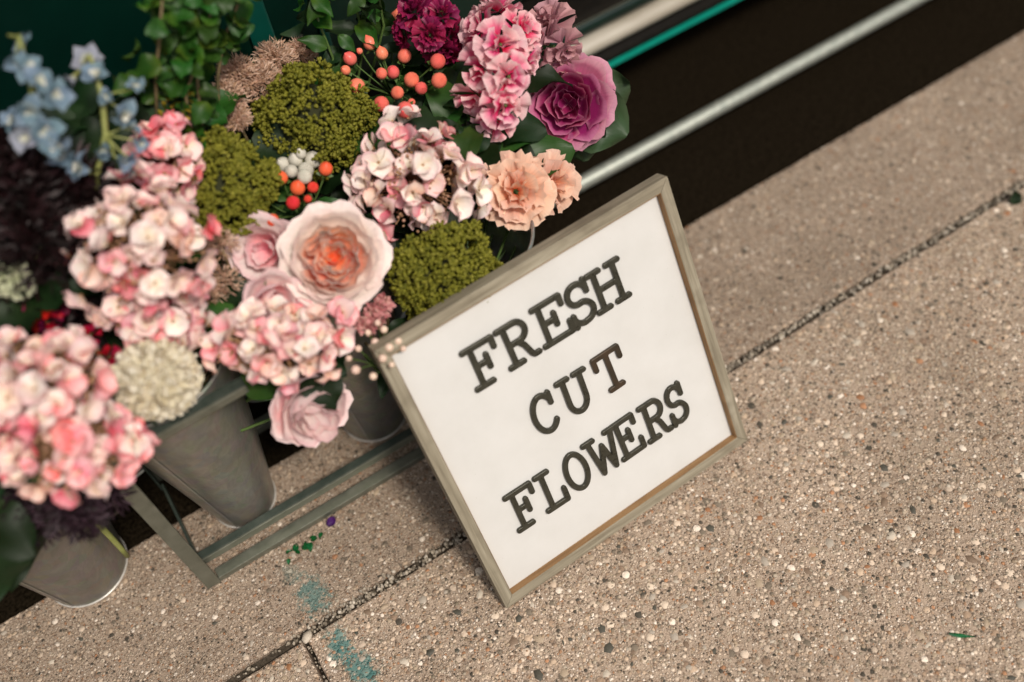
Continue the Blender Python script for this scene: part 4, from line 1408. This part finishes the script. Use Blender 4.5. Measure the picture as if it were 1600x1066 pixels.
# ---------------------------------------------------------------- plumes
def plume(name, label, cat, lobes, mat, sk, seed, n, L, w, tw='twig', group=None, leafy=False):
    rnd = random.Random(seed)
    b = src(sk, rnd, .24)
    t = thing(name, label, cat, b, group)
    J = Join()
    for (c, r) in lobes:
        add_stem(t, c - Vector((0, 0, r * .3)), b, (0, 0, 1), .002, M[tw])
        for k in range(n):
            d = Vector((rnd.gauss(0, 1), rnd.gauss(0, 1), rnd.gauss(0, 1))).normalized()
            if d.z < -.5:
                d.z *= -1
            p = c + d * r * (rnd.random() ** .5) * .85
            dd = (d + Vector((rnd.gauss(0, .5), rnd.gauss(0, .5), rnd.gauss(0, .5)))).normalized()
            J.blade(p - b, dd, L * rnd.uniform(.6, 1.3), w * rnd.uniform(.6, 1.2), rnd.uniform(-.3, .3) * L)
    o = put("feathery_tufts", J.mesh("feathery_tufts", M[mat]), t, WM[t])
    o['kind'] = 'stuff'
    return t
plume("astilbe", "fluffy dried beige pink astilbe plumes behind the round sedum", "astilbe",
      [(at(430, 95, .48), .030), (at(375, 120, .50), .030), (at(470, 85, .45), .022), (at(355, 160, .50), .028), (at(410, 130, .48), .030), (at(370, 185, .49), .018)], 'statice', 'R2', 81, 900, .0075, .0009)
plume("smoke_bush", "dark burgundy feathery smoke bush foliage below the blue delphinium", "foliage",
      [(at(40, 300, .58), .055), (at(110, 300, .56), .045), (at(60, 380, .55), .06), (at(130, 400, .50), .045), (at(20, 250, .60), .04), (at(40, 480, .47), .06), (at(110, 470, .46), .045), (at(150, 300, .53), .03)], 'darkfol', 'R0', 82, 620, .020, .0026, 'dark_twig')
plume("purple_basil", "dark purple feathery foliage under the hanging pink hydrangea", "foliage",
      [(at(40, 790, .36), .040), (at(110, 790, .36), .040), (at(165, 770, .34), .028), (at(70, 815, .34), .030), (at(130, 812, .34), .022)], 'purpfol', 'L', 83, 520, .013, .0016, 'dark_twig')
plume("dusty_pink_statice", "small dusty pink statice sprig beneath the large cream rose", "statice",
      [(at(590, 490, .385), .016), (at(575, 510, .38), .013), (at(600, 475, .38), .010)], 'pinkbits', 'N', 84, 200, .006, .0022)
plume("brown_grass", "dried brown seed plume between sedum and cream rose", "grass",
      [(at(345, 385, .46), .022), (at(350, 440, .42), .022), (at(330, 460, .41), .018)], 'statice', 'M', 85, 300, .008, .0009)

# ---------------------------------------------------------------- berries
def berry_mesh(name, r, point=.25):
    vs_, fs, uv = [], [], []
    nu, nv = 12, 8
    for j in range(nv + 1):
        th = PI * j / nv
        for i in range(nu):
            a = 2 * PI * i / nu
            rr = math.sin(th)
            z = -math.cos(th)
            z *= 1.12 if z > 0 else 1.0
            if j == nv:
                z += point
            vs_.append((r * rr * math.cos(a), r * rr * math.sin(a), r * z))
            uv.append((i / nu, j / nv))
    for j in range(nv):
        for i in range(nu):
            fs.append((j * nu + i, j * nu + (i + 1) % nu, (j + 1) * nu + (i + 1) % nu, (j + 1) * nu + i))
    return mk(name, vs_, fs, M['berry'], uv)
BER = berry_mesh("berry", 1.0)
BERB = berry_mesh("bud", 1.0, .1)

def berries(name, label, cat, items, mat, sk, seed, group=None, calyx=True, me=BER, mname="berry", leaves=4, leafmat='leaf_dark', stem_r=.0012):
    rnd = random.Random(seed)
    b = src(sk, rnd, .25)
    t = thing(name, label, cat, b, group)
    ctr = sum((p for p, r in items), Vector()) / len(items)
    hub = ctr - Vector((0, .0, .05)) - TOCAM(ctr) * .02
    add_stem(t, hub, b, (0, 0, 1), .0025)
    J = Join()
    for p, r in items:
        n = ((p - hub).normalized() + TOCAM(p) * .35 + Vector((rnd.gauss(0, .15), rnd.gauss(0, .15), rnd.gauss(0, .15)))).normalized()
        bo = put(mname, me, t, frame(p, n, rnd.uniform(0, 6)) @ S(r), mat)
        q = p - n * r * .95
        v_, f_ = tube_data([x - b for x in bez(hub, (hub + q) * .5 + Vector((rnd.gauss(0, .006), rnd.gauss(0, .006), .006)), q, 5)], [stem_r] * 6, 5, False)
        J.add(v_, f_)
        if calyx:
            K = Join()
            for k in range(5):
                a = k * 2 * PI / 5
                K.blade(Vector((0, 0, -.95)), Vector((math.cos(a), math.sin(a), .05)), 1.25, .36, -.25)
            put("calyx", K.mesh("calyx", M['stem']), bo, WM[bo])
    put("stalks", J.mesh("stalks", M['stem']), t, WM[t])
    for k in range(leaves):
        a = rnd.uniform(0, 6.28)
        add_leaf(t, hub + Vector((rnd.gauss(0, .015), rnd.gauss(0, .015), rnd.uniform(-.02, .02))), (math.cos(a), math.sin(a), rnd.uniform(0, .5)), rnd.uniform(.04, .065), mat=M[leafmat], rnd=rnd)
    return t
zb = random.Random(90)
L1 = [(572, 33, 11), (621, 30, 13), (578, 68, 11), (547, 92, 11), (540, 110, 8), (597, 84, 10), (632, 88, 11), (558, 135, 12.5), (596, 115, 9), (614, 113, 10.5), (643, 125, 12), (658, 138, 10), (621, 145, 10), (596, 163, 12.5), (633, 172, 13), (684, 96, 12), (686, 126, 12), (643, 160, 6), (562, 80, 5)]
berries("hypericum", "coral hypericum berries on a tall sprig before the maroon celosia", "berries", [(at(x, y, .46 + zb.uniform(-.012, .012)), r * 1.32 / FPX) for x, y, r in L1], M['berry'], 'R2', 91, "hypericum sprigs", leaves=7, leafmat='leaf')
L2 = [(401, 302, 12), (439, 278, 11), (465, 294, 12), (509, 264, 11), (489, 293, 9), (458, 317, 11), (481, 311, 6), (426, 344, 10)]
berries("hypericum", "bright red hypericum berries between sedum and the large cream rose", "berries", [(at(x, y, .46 + zb.uniform(-.01, .01)), r * 1.22 / FPX) for x, y, r in L2], M['berry_red'], 'N', 92, "hypericum sprigs", leaves=4, leafmat='leaf')
L3 = [(443, 258, 13), (462, 250, 12), (478, 266, 13), (489, 250, 14), (455, 268, 11), (476, 276, 12), (470, 240, 9)]
berries("snowberry", "cluster of white snowberries above the red hypericum berries", "berries", [(at(x, y, .455 + zb.uniform(-.008, .008)), r * 1.22 / FPX) for x, y, r in L3], M['berry_white'], 'N', 93, None, calyx=False, leaves=2)
L4 = [(600, 515, 9), (586, 535, 10), (608, 543, 10), (622, 533, 9), (560, 545, 8), (575, 520, 8), (598, 560, 10), (556, 578, 11), (583, 588, 9), (644, 514, 8), (630, 545, 7), (612, 570, 7), (545, 560, 8), (590, 505, 8), (570, 500, 7)]
berries("waxflower", "thin sprig of peach waxflower buds trailing over the sign's upper corner", "buds", [(at(x, y, .385 + zb.uniform(-.01, .01)), r * .78 / FPX) for x, y, r in L4], M['berry_peach'], 'N', 94, None, calyx=False, me=BERB, mname="bud", leaves=2, stem_r=.0009)
L5 = [(575, 262, 7), (566, 280, 8), (585, 240, 7), (560, 300, 7), (572, 300, 6), (592, 255, 7), (553, 265, 7), (580, 290, 7)]
berries("waxflower", "pale cream waxflower buds left of the hydrangea by the coral berries", "buds", [(at(x, y, .43 + zb.uniform(-.01, .01)), r * 1.22 / FPX) for x, y, r in L5], M['berry_peach'], 'N', 95, None, calyx=False, me=BERB, mname="bud", leaves=2, stem_r=.0009)

# ---------------------------------------------------------------- delphinium
DP = [flat_petal("petal", .021, .0090, .40, -.30, .0012, 4, 40 + i, .5, 4, 5) for i in range(3)]
for me in DP:
    me.materials.append(M['blue'])
def delphinium(label, pts, sk, seed, spine):
    rnd = random.Random(seed)
    b = src(sk, rnd, .24)
    t = thing("delphinium", label, "delphinium", b, "blue delphinium spikes")
    sp_ = [Vector(p) for p in spine]
    pts_ = [b] + bez(b + Vector((0, 0, .12)), sp_[0] - Vector((0, 0, .05)), sp_[0], 5) + sp_[1:]
    put("stem", tube("stem", [p - b for p in pts_], [.0032] * (len(pts_) - 1) + [.0015], M['stem_pale'], 6), t, WM[t])
    for k, (p, s) in enumerate(pts):
        near = min(sp_, key=lambda q: (q - p).length)
        n = (TOCAM(p) * .45 + (p - near).normalized() * .9 + Vector((rnd.gauss(0, .35), rnd.gauss(0, .35), rnd.gauss(0, .3)))).normalized()
        fm = frame(p, n, rnd.uniform(0, 6))
        fo = put("floret", EYE, t, fm, M['white_pet'])
        mt = M[rnd.choice(['blue', 'blue', 'lilac'])]
        for q in range(5):
            put("petal", rnd.choice(DP), fo, fm @ Matrix.Rotation(q * 2 * PI / 5 + rnd.uniform(-.3, .3), 4, 'Z') @ Matrix.Rotation(-rnd.uniform(-.1, 1.1), 4, 'Y') @ Matrix.Rotation(rnd.uniform(-.5, .5), 4, 'X') @ S(s * .86 * rnd.uniform(.8, 1.15)), mt)
        for q in range(3):
            put("petal", DP[0], fo, fm @ Matrix.Rotation(q * 2.1, 4, 'Z') @ Matrix.Rotation(-.9, 4, 'Y') @ S(s * .45), M['white_pet'])
        v_, f_ = tube_data([x - b for x in bez(near, (near + p) * .5, p - n * .012, 4)] + [p - b], [.0012] * 5 + [.0025], 5)
        put("floret_stalk", mk("floret_stalk", v_, f_, M['stem_pale']), t, WM[t])
DL = [(30, 62, .70, .8), (25, 92, .70, .9), (45, 108, .69, 1.0), (62, 128, .69, 1.0), (85, 148, .68, 1.05), (48, 172, .67, 1.05), (70, 205, .66, 1.05), (40, 215, .65, 1.0), (85, 225, .65, .95), (20, 190, .65, .9), (95, 240, .62, .9)]
delphinium("pale blue delphinium spike against the dark background", [(at(x, y, z), s) for x, y, z, s in DL], 'R0', 101, [at(75, 270, .58), at(62, 200, .635), at(48, 130, .675), at(30, 55, .71)])
DL = [(135, 92, .67, 1.1), (150, 118, .665, .9), (192, 178, .63, 1.0), (210, 135, .64, .7), (125, 262, .60, .95), (190, 250, .60, .9), (205, 200, .61, .7), (165, 150, .65, .6), (220, 225, .6, .6), (205, 265, .58, .8), (160, 235, .6, .7), (115, 120, .66, .6)]
delphinium("looser blue delphinium spike with open drooping florets beside the ivy", [(at(x, y, z), s) for x, y, z, s in DL], 'R0', 102, [at(150, 280, .57), at(165, 210, .61), at(160, 150, .645), at(140, 85, .68)])

# ---------------------------------------------------------------- ivy and fill leaves
def vine(label, lines, sk, seed, mat, Lr, per, name="ivy", cat="ivy", twig='twig', lib=None, group=None):
    rnd = random.Random(seed)
    b = src(sk, rnd, .24)
    t = thing(name, label, cat, b, group)
    for ln in lines:
        pts = [at(x, y, z) for x, y, z in ln]
        put("vine_stem", tube("vine_stem", [p - b for p in [b] + pts], [.002] * (len(pts)) + [.0012], M[twig], 6), t, WM[t])
        for a, c_ in zip(pts[:-1], pts[1:]):
            for k in range(per):
                p = a.lerp(c_, rnd.random()) + Vector((rnd.gauss(0, .010), rnd.gauss(0, .010), rnd.gauss(0, .006)))
                d = Vector((rnd.gauss(0, 1), rnd.gauss(0, 1), rnd.gauss(0, .5)))
                add_leaf(t, p, d, rnd.uniform(*Lr), (Vector((0, 0, .5)) + TOCAM(p) + Vector((rnd.gauss(0, .4), rnd.gauss(0, .4), rnd.gauss(0, .4)))).normalized(), M[rnd.choice(mat)], rnd, lib or LEAFR)
    return t
vine("trailing green ivy with brown stems against the dark vehicle", [
    [(245, 190, .54), (243, 120, .60), (250, 50, .65), (255, -20, .69)],
    [(315, 190, .53), (308, 120, .58), (300, 40, .63), (290, -20, .67)],
    [(340, 120, .55), (350, 60, .58), (370, 10, .62), (385, -30, .64)],
    [(290, 150, .57), (330, 20, .64), (345, -25, .66)]], 'R1', 111, ['leaf_fresh', 'leaf', 'leaf_fresh'], (.022, .036), 9)
vine("upright green foliage stems beside the coral berries", [
    [(520, 90, .46), (500, 40, .50), (480, -20, .55)], [(570, 60, .45), (555, 10, .50), (545, -30, .53)], [(600, 40, .46), (590, -10, .51), (585, -40, .53)]],
    'R2', 112, ['leaf', 'leaf_fresh', 'leaf_dark'], (.03, .05), 5, "greenery", "greenery", 'stem', LEAF)
sp = [at(x, y, z) for x, y, z in ((270, 155, .56), (295, 150, .56), (285, 175, .555), (310, 170, .55), (255, 175, .555))]
M['yellow'] = petal_mat("yellow_green_petal", (0.20, 0.22, 0.02), (0.34, 0.26, 0.02), (0.42, 0.28, 0.03), 0.5, 0.25, 0.15)
spike("goldenrod", "small yellow green blossom cluster under the ivy", "blossom", sp, .012, ['yellow', 'leaf_fresh'], 'R1', 113, layers=(5, 4), leaf=4, leafmat='leaf_fresh')
# dark leaves filling the bunches between the blooms, cut greenery of each bucket
def greenery(label, spots, sk, seed, mats=('leaf_dark', 'leaf_dark', 'leaf'), L=(.05, .085)):
    rnd = random.Random(seed)
    b = src(sk, rnd, .22)
    t = thing("greenery", label, "greenery", b, "cut greenery in the buckets")
    for (x, y, z, n) in spots:
        c = at(x, y, z) if abs(x) > 1 else Vector((x, y, z))
        add_stem(t, c, b, (0, 0, 1), .002)
        for k in range(n):
            a = rnd.uniform(0, 6.28)
            add_leaf(t, c + Vector((rnd.gauss(0, .012), rnd.gauss(0, .012), rnd.gauss(0, .008))), (math.cos(a), math.sin(a), rnd.uniform(-.3, .3)), rnd.uniform(*L),
                     (Vector((0, 0, 1)) + TOCAM(c) * .6 + Vector((rnd.gauss(0, .4), rnd.gauss(0, .4), 0))).normalized(), M[rnd.choice(mats)], rnd, LEAFR)
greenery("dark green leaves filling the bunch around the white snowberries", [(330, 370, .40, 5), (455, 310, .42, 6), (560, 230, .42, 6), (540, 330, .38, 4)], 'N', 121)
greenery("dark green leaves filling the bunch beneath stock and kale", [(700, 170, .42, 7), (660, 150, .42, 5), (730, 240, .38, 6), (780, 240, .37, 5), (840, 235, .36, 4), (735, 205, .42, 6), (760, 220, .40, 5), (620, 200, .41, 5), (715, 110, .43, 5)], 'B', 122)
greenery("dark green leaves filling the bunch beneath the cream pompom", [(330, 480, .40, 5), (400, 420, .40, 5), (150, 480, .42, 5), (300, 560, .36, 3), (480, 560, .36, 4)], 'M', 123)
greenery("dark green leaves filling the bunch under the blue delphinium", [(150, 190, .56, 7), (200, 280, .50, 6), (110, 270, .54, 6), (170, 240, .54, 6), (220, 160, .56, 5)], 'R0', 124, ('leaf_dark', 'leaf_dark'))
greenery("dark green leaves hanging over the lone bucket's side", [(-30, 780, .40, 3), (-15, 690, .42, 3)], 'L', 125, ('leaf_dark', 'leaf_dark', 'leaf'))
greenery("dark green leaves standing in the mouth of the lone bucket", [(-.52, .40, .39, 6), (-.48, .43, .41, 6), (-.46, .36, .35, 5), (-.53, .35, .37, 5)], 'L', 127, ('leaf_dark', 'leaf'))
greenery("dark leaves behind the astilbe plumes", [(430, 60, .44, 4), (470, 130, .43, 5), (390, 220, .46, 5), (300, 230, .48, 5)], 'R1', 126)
# leaf seen below the flat hydrangea, and the big leaves drooping at the lone bucket
t = thing("rose_leaf_sprig", "broad dark green leaf showing under the flat pink hydrangea", "leaf", src('N', random.Random(1), .25))
p = at(375, 590, .365)
add_stem(t, p, WM[t].translation, (0, 0, 1), .0018)
add_leaf(t, p, at(450, 598, .355) - p, .060, (TOCAM(p) + Vector((0, 0, .3))).normalized(), M['leaf'], random.Random(2), LEAFR)
t = thing("drooping_leaf_sprig", "large dark green leaves drooping beside the lone grey bucket", "leaf", src('L', random.Random(4), .27))
for (x0, y0, x1, y1, L) in ((-10, 790, 15, 935, .11), (10, 800, 45, 890, .085), (-30, 830, -5, 960, .10)):
    p = at(x0, y0, .37)
    add_stem(t, p, WM[t].translation, (0, 0, 1), .002)
    add_leaf(t, p, at(x1, y1, .29) - p, L, (TOCAM(p) + Vector((.2, 0, .2))).normalized(), M['leaf_dark'], random.Random(x1), LEAFR)
# pale cut stem leaning beside the lone bucket
a_, b_ = at(128, 795, .20), at(199, 869, .055)
tag(put("cut_stem", tube("cut_stem", [p - b_ for p in bez(a_, (a_ + b_) * .5 + Vector((.004, -.004, .004)), b_, 6)], [.0048, .0050, .0044, .0042, .004, .0038, .0036], M['stem_pale'], 8), None, Matrix.Translation(b_)),
    "thick yellow green cut stem leaning against the lone bucket", "stem")

# ================================================================== SCRAPS ON THE PAVEMENT
rnd = random.Random(200)
SCR = [flat_petal("scrap", 1, .34, .55, -.35, .22, 4, 300 + i, .8, 6, 6, M['scrap_green']) for i in range(4)]
def scrap(px, py, L, rz, tilt, mat, label, cat, name, group=None, z=.003, thin=1.0):
    p = at(px, py, z)
    o = put(name, SCR[rnd.randrange(4)], None, Matrix.Translation(p) @ Matrix.Rotation(rz, 4, 'Z') @ Matrix.Rotation(tilt, 4, 'X') @ S(L, L * thin, L * thin), M[mat])
    tag(o, label, cat, group)
gl = "glossy bright green leaf scrap lying below the lower stand rail"
for px, py, L in ((448, 866, .010), (460, 862, .013), (472, 855, .011), (484, 848, .014), (495, 840, .012), (468, 866, .009), (503, 832, .010), (452, 873, .009), (478, 846, .009)):
    scrap(px, py, L, rnd.uniform(0, 6), rnd.uniform(-.8, .8), 'scrap_green', gl, "leaf scrap", "leaf_scrap", "green leaf scraps by the stand")
scrap(512, 822, .018, .5, .6, 'purple_petal', "dark purple petal lying below the lower stand rail", "petal", "fallen_petal")
scrap(1483, 990, .030, -.75, .9, 'scrap_green', "narrow dark green scrap lying alone on the coarse pavement", "leaf scrap", "leaf_scrap", z=.004, thin=.30)
scrap(1580, 318, .03, .2, .4, 'leaf_dark', "dark green leaf scrap lying at the pavement joint", "leaf scrap", "leaf_scrap")
